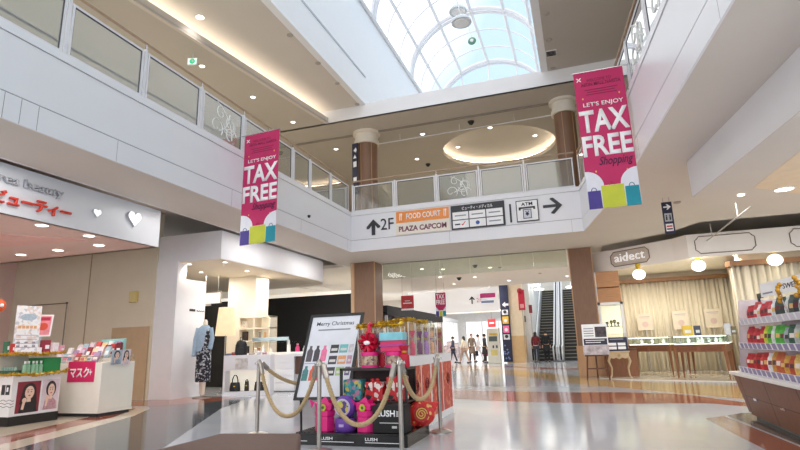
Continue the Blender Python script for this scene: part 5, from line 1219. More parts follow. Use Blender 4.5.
# ================================================================ RIGHT: JEWELLERY SHOP
FS = pm('shop_fascia_white', (240, 234, 228), .5, var=.012)
FP = [(.46, 18.7), (2.75, 16.9), (3.05, 16.45), (7.5, 16.45)]
o = None
b = B()
for (x0, y0), (x1, y1) in zip(FP, FP[1:]):
    f = F((x0, y0, 0), (x1-x0, y1-y0, 0)); b.fbox(f, 0, math.hypot(x1-x0, y1-y0), 3.28, 3.93, -.12, 0)
struct('wall_shop_fascia', b, FS)
struct('ceiling_shop', B().prism(UP, [(.46, 18.75), (2.75, 16.95), (3.05, 16.5), (7.5, 16.5), (7.5, 21.3), (.46, 21.3)], 3.36, 3.42), pm('shop_ceiling', (250, 242, 228), .6))
struct('wall_shop_left', B().box(.46, .52, 18.92, 20.9, 0, 3.36), WARMW)
struct('wall_shop_right', B().box(7.5, 7.6, 15.5, 21.3, 0, 4.7), WARMW)
struct('wall_recess_back', B().box(.84, 8.5, 20.9, 21.3, 3.4, 4.7), WARMW)
struct('floor_shop', B().prism(UP, [(.37, 17.25), (1.38, 16.4), (3.63, 15.4), (7.5, 14.2), (7.5, 21), (.37, 21)], .0, .02), floor_mat('cream_shop_floor', (226, 216, 200), (222, 212, 196)))
f1 = F((.46, 18.7, 0), (2.29, -1.8, 0)); L1 = math.hypot(2.29, 1.8)
f2 = F((3.05, 16.45, 0))
def octa_frame(f, a0, a1, b0, b1, label, txt=None):
    t = thing('fascia_sign' if txt else 'blank_fascia_sign', label, 'sign', f.p((a0+a1)/2, b0))
    def oc(k, r=.11):
        return [(a0+r+k*.4, b0+k), (a1-r-k*.4, b0+k), (a1-r*.55-k*.6, b0+r*.55+k*.6), (a1-k, b0+r+k*.4), (a1-k, b1-r-k*.4), (a1-r*.55-k*.6, b1-r*.55-k*.6), (a1-r-k*.4, b1-k), (a0+r+k*.4, b1-k), (a0+r*.55+k*.6, b1-r*.55-k*.6), (a0+k, b1-r-k*.4), (a0+k, b0+r+k*.4), (a0+r*.55+k*.6, b0+r*.55+k*.6)]
    q = B(); q.tube([f.p(x, y, .012) for x, y in oc(0)], .013, 6, closed=True); q.done('outline', pm('bronze_line', (120, 100, 88), .4), t)
    if txt:
        B().prism(f, oc(.012), .0, .008).done('panel', pm('sign_taupe', (206, 194, 184), .4), t)
        text(txt, f, (a0+a1)/2, b0+.13, .26, pm('lit_letters', (255, 255, 255), .4, emit=.45), t, w=(a1-a0)*.78, center=True, depth=.02, bold=-.004, off=.012)
def on_seg(f, px, py):
    d = ray(px, py); k = (f.o-O).dot(f.n)/d.dot(f.n); p = O+d*k - f.o; return p.dot(f.r), p.z
(a0, _), (a1, _) = on_seg(f1, 611, 260), on_seg(f1, 649, 252)
octa_frame(f1, a0, a1, 3.38, 3.84, 'octagonal aidect sign with lit white letters on the right shop fascia', 'aidect')
(a0, _), (a1, _) = on_seg(f2, 695, 245), on_seg(f2, 755, 240)
octa_frame(f2, a0, a1, 3.37, 3.85, 'empty octagonal frame in the middle of the right shop fascia')
(a0, _) = on_seg(f2, 790, 238)
octa_frame(f2, a0, a0+1.2, 3.37, 3.85, 'empty octagonal frame cut by the right edge of the photo')
# curtains
CUR = pm('ivory_curtain', (240, 231, 209), .75, var=.05, scale=6, stretch=(1, 1, .1))
def curtain(name, label, p0, p1, z0, z1, n, amp=.05, seed=1):
    rd = random.Random(seed); q = B(); P = Vector((*p0, 0)); Q = Vector((*p1, 0)); d = (Q-P).normalized(); nn = Vector((d.y, -d.x, 0)); L = (Q-P).length; N = n*8; cols = []
    ph = 0.
    for i in range(N+1):
        s = i/N; ph += 2*PI/8*(1+.45*math.sin(i*.37+seed)+rd.uniform(-.2, .2)); o_ = amp*(math.sin(ph)+.3*math.sin(ph*2.1))
        cols.append((P+d*(L*s)+nn*o_, P+d*(L*s)+nn*o_*1.25))
    for k, (a, b_) in enumerate(cols): pass
    va = [q.bm.verts.new((a.x, a.y, z1)) for a, b_ in cols]; vb = [q.bm.verts.new((b_.x, b_.y, z0)) for a, b_ in cols]
    for i in range(N): q.bm.faces.new((va[i], vb[i], vb[i+1], va[i+1]))
    o = q.done('curtain', CUR, None, smooth=True); o.modifiers.clear(); s_ = o.modifiers.new('Solid', 'SOLIDIFY'); s_.thickness = .006
    tag(o, label, 'curtain'); return o
curtain('c', 'long ivory pleated curtain covering the back wall of the right shop', (1.25, 20.6), (4.95, 20.6), .03, 3.06, 26, .04, 3)
curtain('c', 'ivory pleated curtain on the front of the curtained pillar at the right of the shop', (4.15, 17.02), (6.9, 17.02), .03, 3.02, 15, .05, 5)
curtain('c', 'ivory pleated curtain on the left side of the curtained pillar', (5.03, 20.45), (4.17, 17.1), .03, 3.02, 26, .04, 8)
struct('wall_shop_back', B().box(.5, 7.5, 20.72, 20.85, 0, 3.4), CREAMW)
struct('wall_shop_pillar', B().prism(UP, [(4.32, 17.15), (7.2, 17.15), (7.2, 20.7), (5.22, 20.7)], 0, 3.355), CREAMW)
q = B(); q.box(1.2, 4.88, 20.42, 20.72, 3.06, 3.18); struct('trim_crown', q, pm('crown_wood', (150, 108, 72), .45, var=.08))
q = B(); q.prism(UP, [(4.90, 20.4), (4.03, 17.05), (4.12, 16.88), (7.3, 16.88), (7.3, 17.2), (4.32, 17.2), (5.15, 20.4)], 3.02, 3.16); struct('trim_crown.001', q, pm('crown_wood', (176, 134, 92)))
# showcase with wood panel at the left end
t = thing('wall_showcase', 'tall wood cabinet with a lit glass showcase at the left end of the right shop', 'cabinet', (.95, 18.5, 0))
WOODL = pm('honey_wood', (190, 138, 92), .4, var=.12, scale=6, stretch=(.6, 5, 6))
q = B(); q.box(.58, 1.30, 18.30, 18.9, 2.28, 2.74); q.box(.58, 1.30, 18.30, 18.9, 2.77, 3.27); q.done('wood_panel', WOODL, t, bevel=.008)
B().box(.60, 1.28, 18.34, 18.9, 0, .95).done('wood_base', WOODM, t)
q = B(); q.box(.56, .64, 18.26, 18.34, 0, 2.28); q.box(1.24, 1.32, 18.26, 18.34, 0, 2.28); q.box(.56, 1.32, 18.26, 18.34, 2.20, 2.28); q.box(.56, 1.32, 18.26, 18.34, .93, 1.0); q.box(.56, .60, 18.26, 18.36, 2.28, 3.27); q.done('white_frame', FRW if 'FRW' in globals() else WHITE, t)
B().box(.62, 1.26, 18.86, 18.88, 1.0, 2.2).done('lit_back', pm('showcase_glow', (255, 240, 214), .5, emit=.8), t)
B().box(.64, 1.24, 18.29, 18.30, 1.0, 2.2).done('glass_pane', GLASS, t); B().box(.64, 1.24, 18.36, 18.84, 1.50, 1.515).done('glass_shelf', GLASS, t)
for i, (x, h_) in enumerate([(.80, .16), (.93, .20), (1.03, .22), (1.13, .14)]):
    tt = local('jewellery_stand', ORD[i]+' small dark stand from the left on the lit showcase shelf', 'stand', 'stands in the showcase'); B().lathe((0, 0, 0), [(.05, 0), (.05, .015), (.015, .03), (.015, h_*.5), (.045, h_*.6), (.04, h_), (.001, h_)], 12).done('bust', pm('dark_velvet', (44, 40, 44), .8), tt, smooth=True); B().lathe((0, 0, 0), [(.042, h_*.62), (.05, h_*.72), (.045, h_*.8)], 12).done('necklace', GOLD, tt); place(tt, (x, 18.55, 1.516))
t = thing('counter_block', 'low brown wood block counter behind the ornate console table', 'counter', (1.1, 17.9, 0)); B().box(.58, 1.5, 17.7, 18.1, .02, .80).done('body', WOODM, t, bevel=.01); B().box(.56, 1.52, 17.68, 18.12, .80, .84).done('top', WOODD, t)
# globe lamps
for i, (px, py) in enumerate([(639, 274.5), (698.6, 266), (775, 260)]):
    p = aty(px, py, (17.6, 17.1, 16.70)[i])
    t = thing('globe_lamp', ['left', 'middle', 'right'][i]+' of three glowing round globe lamps under the right shop fascia', 'lamp', p, 'globe lamps')
    B().ball(p, .185, 24, 14, 1, 1, .86).done('globe', pm('lit_globe', (255, 250, 232), .4, emit=2.2), t, smooth=True); B().lathe((p.x, p.y, 0), [(.08, 3.355), (.08, 3.33), (.05, p.z+.15), (.001, p.z+.15)], 16).done('ceiling_cap', GOLD, t)
for i, (px, py) in enumerate([(664, 262), (735, 255)]):
    p = atz(px, py, 3.355); downlight(p, ['small downlight between the left and middle globe lamps', 'small downlight between the middle and right globe lamps'][i], 'right shop small downlights', .06, 25, (1, .9, .74))
for x, y in [(2.0, 19.0), (3.4, 18.6), (3.4, 16.9)]: area('fill_jewellery', x, y, 3.34, .8, .8, 13.5, (1, .95, .86))  # fill lights without fixtures, added to brighten the curtained shop
# display tables with glass cases
def glass_table(L, W, label):
    t = local('display_table', label, 'display table', 'wooden display tables'); h = .90
    B().box(-L/2, L/2, -W/2, W/2, h-.04, h).done('top', WOODM, t, bevel=.006)
    q = B(); q.box(-L/2+.02, L/2-.02, -W/2+.02, W/2-.02, h-.20, h-.04); q.done('apron', WOODM, t)
    k = 2 if L > .9 else 1
    for i in range(k):
        a0 = -L/2+.09+(L-.12)/k*i; B().box(a0, a0+(L-.12)/k-.08, -W/2+.008, -W/2+.02, h-.17, h-.07).done('drawer', WOODC, t, bevel=.004)
    for sx in (-1, 1):
        for sy in (-1, 1):
            x, y = sx*(L/2-.05), sy*(W/2-.05); q = B()
            def sq(z, r, ox=0.): return [q.bm.verts.new((x+ox+a*r, y+b_*r, z)) for a, b_ in ((-1, -1), (1, -1), (1, 1), (-1, 1))]
            q.skin([sq(0, .016, sx*.02), sq(h-.2, .034), sq(h-.05, .034)]); q.done('leg', WOODM, t)
    q = B(); x0, x1, y0, y1 = -L/2+.03, L/2-.03, -W/2+.03, W/2-.03; z0, z1 = h, h+.22; e = .006
    for bx in ((x0, x1, y0, y0+e), (x0, x1, y1-e, y1), (x0, x0+e, y0, y1), (x1-e, x1, y0, y1)): q.box(*bx, z0, z1)
    q.box(x0, x1, y0, y1, z1, z1+.006); q.done('glass_case', GLASS, t)
    q = B(); 
    for bx in ((x0, x1, y0, y0+.01), (x0, x1, y1-.01, y1), (x0, x0+.01, y0, y1), (x1-.01, x1, y0, y1)): q.box(*bx, z1, z1+.01)
    [q.box(x, x+.01, y, y+.01, z0, z1) for x in (x0, x1-.01) for y in (y0, y1-.01)]; q.done('case_edge', CHROME, t); B().box(x0+.01, x1-.01, y0+.012, y0+.03, z1-.02, z1-.002).done('added_glow_bar', pm('glow_bar', (255, 252, 244), .4, emit=4.), t)  # last part is a glowing bar added to brighten the case
    B().box(x0+.01, x1-.01, y0+.01, y1-.01, h+.001, h+.02).done('glow_tray', pm('glow_tray', (255, 252, 240), .4, emit=2.2), t)  # glow put into the tray to make the case look lit
    return t
TA = -math.atan2(.48, 1.04)
TS = [((3.06, 16.62), 1.30, .62, 'display table at the centre of the right shop, nearest of the wooden tables'), ((2.02, 18.45), 1.25, .60, 'display table behind the console table at the left of the right shop'), ((3.65, 18.75), 1.2, .6, 'display table at the back before the curtain of the right shop')]
WH = pm('jewel_white', (242, 240, 240), .35); SIL = pm('jewel_silver', (200, 204, 208), .2, metal=.7)
sp = None; n_ = 0
for (x, y), L, W, lb in TS:
    place(glass_table(L, W, lb), (x, y, .02), TA)
    for i in range(7):
        a = -L/2+.14+(L-.28)*i/6; bb = (-.12, .10)[i % 2]; ca, sa = math.cos(TA), math.sin(TA)
        tt = local('jewellery_bust' if i % 2 else 'ring_tray', 'x', 'jewellery display', 'jewellery displays in the glass cases')
        if i % 2:
            B().lathe((0, 0, 0), [(.05, 0), (.05, .01), (.03, .03), (.05, .09), (.045, .12), (.02, .14), (.018, .17), (.001, .175)], 14, 1, .6).done('bust', WH, tt, smooth=True); B().tube([(.045*math.cos(k*PI/8+PI), -.02-.018*math.sin(k*PI/8), .125-.05*math.sin(k*PI/8)) for k in range(9)], .004, 5).done('necklace', SIL, tt)
        else:
            B().box(-.07, .07, -.05, .05, 0, .02).done('tray', CHAR if i % 4 == 0 else WH, tt, bevel=.004); q = B(); [q.lathe((-.045+.03*k, 0, .02), [(.008, 0), (.012, .01), (.008, .02)], 8) for k in range(4)]; q.done('ring', SIL, tt)
        tt['label'] = ('white necklace bust, ' if i % 2 else 'small ring tray, ')+ORD[i]+' display from the left in the '+['centre', 'left rear', 'back'][TS.index(((x, y), L, W, lb))]+' table case'
        place(tt, (x+ca*a-sa*bb, y+sa*a+ca*bb, .941), TA)
# posters standing in front of the curtain, cartons on the cases
for i, (px, py, w_, h_, y) in enumerate([(645, 322, .48, .55, 20.3), (681, 320, .50, .62, 20.3), (713.5, 318, .50, .62, 20.3)]):
    p = aty(px, py, y); f = F((p.x-w_/2, y, p.z-h_/2), (1, 0, 0), (0, .05, 1)); t = thing('poster_stand', ['left', 'middle', 'right'][i]+' of three pale posters standing before the ivory curtain', 'poster', (p.x, y, 0), 'posters before the curtain')
    B().fbox(f, 0, w_, 0, h_, -.02, 0).done('sheet', pm('pale_poster', (238, 226, 206), .5, var=.04, scale=9), t)
    q = B(); q.prism(f, [(w_/2+.10*math.cos(k*PI/8), h_*.35+.10*math.sin(k*PI/8)) for k in range(16)], 0, .003); q.fbox(f, w_*.2, w_*.8, h_*.72, h_*.75, 0, .003); q.done('faint_print', pm('faint_rose', (226, 200, 190), .5), t)
    B().fbox(f, w_*.15, w_*.85, h_*.80, h_*.84, 0, .003).done('heading_print', pm('faint_grey', (190, 180, 176), .5), t); B().cyl((p.x, y+.04, .02), (p.x, y+.04, p.z-h_/2+.05), .012).done('pole', CHROME, t); B().lathe((p.x, y+.04, .02), [(.12, 0), (.12, .015), (.001, .02)], 16).done('base', CHROME, t)
for i, (px, py, c, w_, h_, lb) in enumerate([(687, 328, (206, 172, 60), .26, .20, 'gold carton on the glass case of the centre table'), (697, 328.5, (56, 58, 76), .16, .19, 'dark navy carton beside the gold one on the centre table'), (727, 324, (196, 196, 204), .16, .22, 'grey card stand on the glass case at the right of the centre table'), (732, 324, (110, 100, 70), .14, .14, 'small dark olive carton at the right end of the glass cases')]):
    y = 16.9; p = aty(px, py, y); z0 = 1.152
    t = thing('carton', lb, 'box', (p.x, y, z0)); B().box(p.x-w_/2, p.x+w_/2, y-.05, y+.05, z0, z0+h_+.08).done('body', pm('jw_carton_%d' % i, c, .4), t, bevel=.005); B().box(p.x-w_*.3, p.x+w_*.3, y-.053, y-.05, z0+h_*.4, z0+h_*.8).done('label_print', pm('soft_white_print', (206, 206, 206)), t)
# easel with a poster
ex, ey = .32, 16.55
t = thing('easel_sign', 'dark wooden easel holding a white and navy poster before the brown column', 'sign', (ex, ey, 0))
fe = F((ex-.33, ey, .70), (1, .05, 0), (.015, .16, 1)); fe.u = Vector((.015, .16, 1)).normalized()
B().fbox(fe, 0, .70, 0, .88, -.02, 0).done('poster', TXTW, t)
B().fbox(fe, .03, .67, .28, .46, 0, .003).done('navy_band', NAVY, t); B().fbox(fe, .36, .67, .50, .80, 0, .003).done('photo_print', pm('photo_dark', (70, 60, 66), .4, var=.7, scale=14), t); B().fbox(fe, .0, .70, .0, .27, 0, .003).done('photo_print', pm('photo_stones', (186, 176, 180), .4, var=.35, scale=9), t)
q = B(); [q.fbox(fe, .05, .32, .74-.07*k, .765-.07*k, 0, .003) for k in range(4)]; q.done('text_print', pm('poster_grey_print', (140, 140, 150)), t)
q = B(); [q.fbox(fe, .08, .60-.1*k, .40-.06*k, .42-.06*k, .003, .005) for k in range(2)]; q.done('white_text_print', TXTW, t)
for p0, p1 in (((ex-.30, ey-.06, 0), (ex-.22, ey+.10, .86)), ((ex+.30, ey-.06, 0), (ex+.24, ey+.10, .86)), ((ex, ey+.55, 0), (ex, ey+.17, 1.2))): B().tube([p0, p1], .022, 4).done('leg', WOODD, t)
B().box(ex-.30, ex+.34, ey-.03, ey+.02, .66, .70).done('ledge', WOODD, t); B().box(ex-.28, ex+.28, ey-.03, ey-.01, .30, .34).done('stretcher', WOODD, t)
# ornate console table with card holder
nx, ny = .95, 17.05
t = thing('console_table', 'small cream console table with curved legs holding a navy card stand', 'table', (nx, ny, .02))
IVO = pm('antique_ivory', (196, 172, 136), .45, var=.08, scale=14)
B().box(nx-.30, nx+.30, ny-.16, ny+.16, .74, .78).done('top', IVO, t, bevel=.012); q = B(); fo = F((nx, ny-.14, 0)); q.prism(fo, [(-.27, .74), (-.27, .60), (-.16, .57), (-.08, .60), (0, .55), (.08, .60), (.16, .57), (.27, .60), (.27, .74)], -.02, .0); q.prism(F((nx, ny+.14, 0)), [(-.27, .74), (-.27, .60), (.27, .60), (.27, .74)], -.0, .02); q.done('carved_apron', IVO, t)
B().tube([(nx+.05*math.cos(k*.6)*(1-k/26), ny-.145, .655+.05*math.sin(k*.6)*(1-k/26)) for k in range(24)], .008, 5).done('carved_scroll', pm('carving', (190, 164, 120), .5), t)
for sx in (-1, 1):
    for sy in (-1, 1): B().tube([(nx+sx*.25, ny+sy*.13, .62), (nx+sx*.29, ny+sy*.15, .50), (nx+sx*.22, ny+sy*.12, .30), (nx+sx*.24, ny+sy*.13, .10), (nx+sx*.29, ny+sy*.15, .02)], [.03, .03, .018, .014, .018], 8).done('leg', IVO, t, smooth=True)
f = F((nx-.30, ny-.05, .782), (1, .03, 0), (0, .2, 1)); t = thing('card_stand', 'navy card with four white boxes standing on the small console table', 'sign', (nx, ny, .78))
B().fbox(f, 0, .58, 0, .40, -.012, 0).done('card', NAVY, t); q = B(); [q.fbox(f, .06+.25*i, .27+.25*i, .05+.11*j, .13+.11*j, 0, .003) for i in range(2) for j in range(2)]; q.done('white_box_print', TXTW, t); q = B(); q.fbox(f, .1, .48, .33, .36, 0, .003); q.done('heading_print', pm('poster_grey_print', (140, 140, 150)), t); B().fbox(f, .0, .58, .40, .52, -.01, -.006).done('clear_top', ACRYL, t)

# ================================================================ RIGHT: SNACK RACK
t = thing('snack_cabinet', 'dark wood base cabinet with a white top and two drawer rows at the right edge', 'cabinet', (2.4, 7.5, 0))
def cab(z): k = (z-.05)/.52; return 2.10-.10*k, 8.88+.10*k         # front x and end y lean outwards going up
b = B()
def cabring(z, ins=0.):
    x, y = cab(z); return [b.bm.verts.new(p) for p in ((x+ins, 4.2, z), (2.75, 4.2, z), (2.75, y-ins, z), (x+ins, y-ins, z))]
b.skin([cabring(.05), cabring(.57)]); b.done('body', WOODC, t)
B().box(2.16, 2.7, 4.25, 8.82, .0, .05).done('plinth', BLACK, t)
b = B(); b.prism(UP, [(1.955, 4.2), (2.8, 4.2), (2.8, 9.03), (1.955, 9.03)], .57, .615); b.done('white_top', pm('counter_pale', (238, 234, 228), .3), t, bevel=.006)
# grooves and pulls lie on the leaning front
def fpt(y, z, d=0.): x, _ = cab(z); return Vector((x-d, y, z))
q = B()
def strip(y0, y1, z0, z1, d0=-.004, d1=.002):
    q.hexa([fpt(y0, z0, d1), fpt(y1, z0, d1), fpt(y1, z0, d0), fpt(y0, z0, d0), fpt(y0, z1, d1), fpt(y1, z1, d1), fpt(y1, z1, d0), fpt(y0, z1, d0)])
strip(4.3, 8.72, .298, .306)
for y in (8.72, 7.66, 6.60, 5.54): strip(y-.004, y+.004, .05, .57)
q.done('groove', pm('groove_dark', (64, 42, 32), .6), t)
for y in (8.28, 7.26, 6.2, 5.1):
    q = B(); strip(y-.07, y+.07, .275, .305, 0, .014); q.done('drawer_pull', CHROME, t)
q = B(); strip(8.78, 8.86, .06, .075, 0, .004); q.done('maker_plate', FRAME, t)
t = thing('snack_rack', 'white three-tier wire rack of snack packets standing on the wood cabinet', 'rack', (2.35, 7.5, .615))
RW = pm('rack_white', (240, 238, 240), .35)
YR1 = 8.84
q = B(); q.box(2.66, 2.70, 4.3, YR1, .615, 1.60); q.done('back_panel', RW, t)
q = B(); fe2 = F((0, YR1, 0)); q.prism(F((0, YR1, 0), (1, 0, 0)), [(2.06, .615), (2.70, .615), (2.70, 1.60), (2.18, 1.60)], -.0, .02); q.done('end_panel', glass('rack_end', tint=(236, 232, 240), milk=.35, milkcol=(238, 232, 240)), t)
TIER = [(2.07, .66), (2.12, .98), (2.17, 1.30)]
for x, z in TIER:
    q = B(); q.box(x, 2.68, 4.3, YR1-.01, z-.012, z); q.done('shelf', RW, t)
    q = B(); q.hexa([(x-.012, 4.3, z-.05), (x+.0, 4.3, z-.05), (x, YR1-.01, z-.05), (x-.012, YR1-.01, z-.05), (x-.03, 4.3, z+.03), (x-.022, 4.3, z+.03), (x-.022, YR1-.01, z+.03), (x-.03, YR1-.01, z+.03)]); q.done('price_rail', RW, t)
    q = B(); k = 0
    for i in range(22):
        y0 = YR1-.10-.19*i; 
        if y0 < 4.5: break
        q.hexa([(x-.016, y0-.13, z-.045), (x-.014, y0-.13, z-.045), (x-.014, y0, z-.045), (x-.016, y0, z-.045), (x-.033, y0-.13, z+.025), (x-.031, y0-.13, z+.025), (x-.031, y0, z+.025), (x-.033, y0, z+.025)])
    q.done('price_card', pm('price_card_%d' % (z > 1), (150, 140, 176) if z < .9 else (212, 208, 218), .5), t)
PK = [[(190, 40, 44), (206, 60, 60), (176, 34, 40), (214, 70, 66), (186, 44, 50), (236, 232, 232), (206, 150, 70), (196, 110, 60), (210, 160, 80), (190, 90, 60), (222, 186, 120), (200, 60, 50), (176, 120, 60), (196, 50, 54)],
      [(196, 52, 62), (206, 70, 80), (190, 46, 56), (200, 60, 70), (214, 220, 80), (120, 190, 70), (226, 232, 226), (96, 176, 80), (160, 170, 176), (70, 110, 90), (186, 190, 190), (140, 200, 110), (90, 96, 100), (206, 206, 120)],
      [(196, 56, 66), (206, 80, 86), (230, 226, 226), (200, 60, 70), (190, 56, 70), (206, 96, 100), (226, 230, 232), (70, 90, 84), (210, 216, 216), (96, 110, 104), (60, 70, 76), (190, 200, 196), (200, 70, 80), (230, 220, 210)]]
tn = ['bottom', 'middle', 'top']; cn = lambda c: 'red' if c[0] > 170 and c[1] < 100 else 'green' if c[1] > c[0] and c[1]-c[2] > 40 else 'white' if min(c) > 190 else 'amber' if c[0] > 160 and c[2] < 130 else 'dark grey'
for j in range(3):
    x, z = TIER[j]; nP = 22
    for i in range(nP):
        c = PK[j][(i*14//16) % 14]; y = YR1-.12-.15*i; h = random.uniform(.20, .25)
        lb = '%s snack packet, %s from the left on the %s tier of the snack rack' % (cn(c), ORD[i], tn[j])
        pk = local('snack_packet', lb, 'packet', 'snack packets on the %s tier' % tn[j])
        w_ = .15; q = B(); RR = []
        for zz, dd, ww in ((0, .004, 1), (.02, .008, 1), (h*.4, .03, .94), (h*.7, .026, .94), (h-.03, .006, 1), (h, .003, 1)):
            RR.append([q.bm.verts.new((px_, py_, zz)) for px_, py_ in ((-dd, -w_/2*ww), (dd, -w_/2*ww), (dd, w_/2*ww), (-dd, w_/2*ww))])
        q.skin(RR); q.done('pouch', pm('snack_%d_%d_%d' % c, tuple(int(v*.88) if v < 150 else v for v in c), .5, var=.22, scale=22), pk, bevel=.004)
        q = B(); q.box(-.034, -.030, -w_*.26, w_*.30, h*.34, h*.56); q.done('label_print', pm('snack_label_%d' % ((i+j) % 4), [(236, 220, 210), (226, 180, 110), (110, 26, 36), (70, 40, 44)][(i+j) % 4], .4), pk)
        place(pk, (x+.105, y, z+.002), .32+random.uniform(-.12, .12)); pk.rotation_euler[1] = .18
# header card and gold ornaments on the rack
fh = F((2.24, 8.0, 1.58), (.10, -1, 0), (.05, 0, 1))
t = thing('rack_header', 'white tilted header card with dark print on top of the snack rack', 'sign', (2.3, 7.9, 1.56)); B().fbox(fh, 0, 1.6, .0, .17, -.01, 0).done('card', RW, t); text('SWEETS', fh, .62, .05, .06, TXTK, t, w=.5, depth=.002, bold=.01)
B().fbox(fh, .06, .34, .03, .05, 0, .002).done('print', pm('poster_grey_print', (140, 140, 150)), t)
GOLDF = pm('gold_foil', (196, 146, 50), .3, metal=.6, var=.3, scale=30)
for i, (px, py) in enumerate([(779, 293), (798, 286)]):
    p = atx(px, py, 2.14); t = thing('gold_ornament', ['gold foil ornament on top of the snack rack near its middle', 'gold foil ornament on top of the snack rack at the photo edge'][i], 'ornament', p); q = B()
    for k in range(7): q.ball(p+Vector((random.uniform(-.02, .02), random.uniform(-.03, .03), -.09+.03*k)), .026, 10, 6)
    q.done('foil_cluster', GOLDF, t, smooth=True); B().cyl((p.x+.06, p.y, 1.302), p, .008).done('stem', CHROME, t)
t = thing('rack_bracket', 'small black bracket sign at the left top of the snack rack', 'sign', (2.4, 8.3, 1.6)); p = atx(761, 297, 2.42)
q = B(); q.box(2.40, 2.42, p.y-.10, p.y+.10, p.z-.02, p.z+.05); q.box(2.40, 2.42, p.y+.04, p.y+.10, p.z-.16, p.z+.05); q.done('bracket', BLACK, t); B().cyl((2.41, p.y+.07, 1.58), (2.41, p.y+.07, p.z-.1), .008).done('stem', BLACK, t)
# ================================================================ FAR MALL: SHOPS, ESCALATORS, SIGNS, PEOPLE
struct('wall_far', B().box(-16, 6, 58, 58.2, 0, 4.8), pm('far_white', (244, 244, 246), .5))
struct('wall_far_left', B().box(-16.1, -16, 17, 58, 0, 4.8), WARMW)
struct('wall_far_right', B().box(.92, 1.1, 21.4, 46, 0, 4.75), WARMW)
struct('wall_far_bulkhead', B().box(-16, -3.2, 41, 41.3, 3.45, 4.75), BEIGE)
struct('trim_far_light', B().box(-12, -4, 40.6, 40.98, 3.5, 3.6), pm('far_strip', (255, 246, 226), .5, emit=1.5))
struct('wall_escalator_back', B().box(-3.4, 1.0, 45.8, 46, 0, 9), pm('esc_back', (200, 196, 190), .6))
# shop with a charcoal fascia beyond the gift display
struct('wall_charcoal_fascia', B().box(-8.6, -6.75, 18.6, 27.0, 2.24, 2.60), pm('charcoal_fascia', (40, 40, 44), .8))
t = thing('shop_window', 'glazed shop front of pale displays under the charcoal fascia beyond the gift display', 'shop front', (-6.8, 23, 0))
B().box(-6.82, -6.80, 18.6, 27, .1, 2.24).done('glass_pane', GLASS, t); q = B(); [q.box(-6.86, -6.76, y, y+.08, 0, 2.24) for y in (18.6, 20.6, 22.7, 24.8, 26.9)]; q.box(-6.86, -6.76, 18.6, 27, 0, .1); q.done('mullion', FRAME, t)
struct('wall_shop_interior', B().box(-11, -10.8, 18.6, 27, 0, 2.24), pm('shop_interior', (230, 216, 200), .5, var=.4, scale=1.3))
struct('ceiling_shop_interior', B().box(-11, -6.8, 18.6, 27, 2.24, 2.3), WARMW)
for y in (20, 22.5, 25): area('fill_charcoal_shop', -8.8, y, 2.2, .8, .8, 30)  # fill lights without fixtures, added inside this shop
# bright far shop windows along the left of the corridor
for i, (y0, y1, c) in enumerate([(28.5, 33, (236, 232, 226)), (33.6, 39, (246, 246, 246)), (39.6, 46, (232, 226, 220)), (46.6, 54, (246, 244, 240))]):
    t = thing('shop_window', ['first', 'second', 'third', 'farthest'][i]+' bright shop window along the left of the far corridor', 'shop front', (-12, (y0+y1)/2, 0))
    B().box(-12.1, -12.0, y0, y1, .0, 3.2).done('lit_panel', pm('lit_window_%d' % i, c, .4, var=.25, scale=.9, emit=.55), t)
    q = B(); n_ = 4; [q.box(-12.0, -11.92, y0+(y1-y0)*k/n_-.04, y0+(y1-y0)*k/n_+.04, 0, 3.2) for k in range(n_+1)]; q.box(-12, -11.9, y0, y1, 3.2, 3.6); q.done('frame', WHITE, t)
    q = B(); rd = random.Random(60+i)
    for k in range(8): y = y0+.3+(y1-y0-.6)*k/7; q.box(-11.9, -11.5, y-.18, y+.18, 0, rd.uniform(.7, 1.5))
    q.done('goods_stand', pm('goods_%d' % i, [(150, 120, 120), (190, 190, 196), (120, 110, 110), (200, 180, 180)][i], .5, var=.5, scale=3), t)
t = thing('shop_window', 'bright white shop front closing the far end of the corridor', 'shop front', (-9, 57.9, 0)); B().box(-12, -4.5, 57.85, 57.95, 0, 3.4).done('lit_panel', pm('lit_window_end', (250, 250, 250), .4, emit=.9), t); q = B(); [q.box(x, x+.12, 57.8, 57.9, 0, 3.4) for x in (-12, -10.2, -8.4, -6.6, -4.8)]; q.done('frame', WHITE, t)
# long white hanging board with arrow
t = thing('hanging_sign', 'long white board with an up arrow and pink print hung over the far corridor', 'sign', (-6.5, 30.5, 2.9))
yb = 30.5; pl, pr = aty(434, 292, yb), aty(493, 288, yb); z0 = aty(493, 311, yb).z
B().box(pl.x-1.6, pr.x+.25, yb, yb+.12, z0, pr.z).done('board', pm('lit_board', (246, 246, 248), .4, emit=.25), t)
f = F((0, yb, 0)); c_ = aty(472, 300, yb); q = B(); q.prism(f, [(c_.x+a*.62, c_.z+b*.62) for a, b in ((-.06, -.38), (.06, -.38), (.06, .12), (.2, -.02), (.28, .06), (0, .36), (-.28, .06), (-.2, -.02), (-.06, .12))], 0, .01); q.done('arrow', CHAR, t)
p_ = aty(480, 296, yb); B().fbox(f, p_.x, pr.x+.1, p_.z-.12, p_.z+.14, 0, .01).done('pink_strip', pm('strip_pink', (214, 70, 140), .5), t); B().fbox(f, p_.x+.05, pr.x, p_.z-.42, p_.z-.28, 0, .01).done('blue_print', pm('print_palblue', (150, 160, 200), .5), t); text('2F', f, c_.x+.25, c_.z-.15, .25, pm('pink_print2', (216, 130, 160), .5), t, depth=.004)
for x in (pl.x, pr.x-.2): B().cyl((x, yb+.06, pr.z), (x, yb+.06, 4.75), .02).done('hanger', FRAME, t)
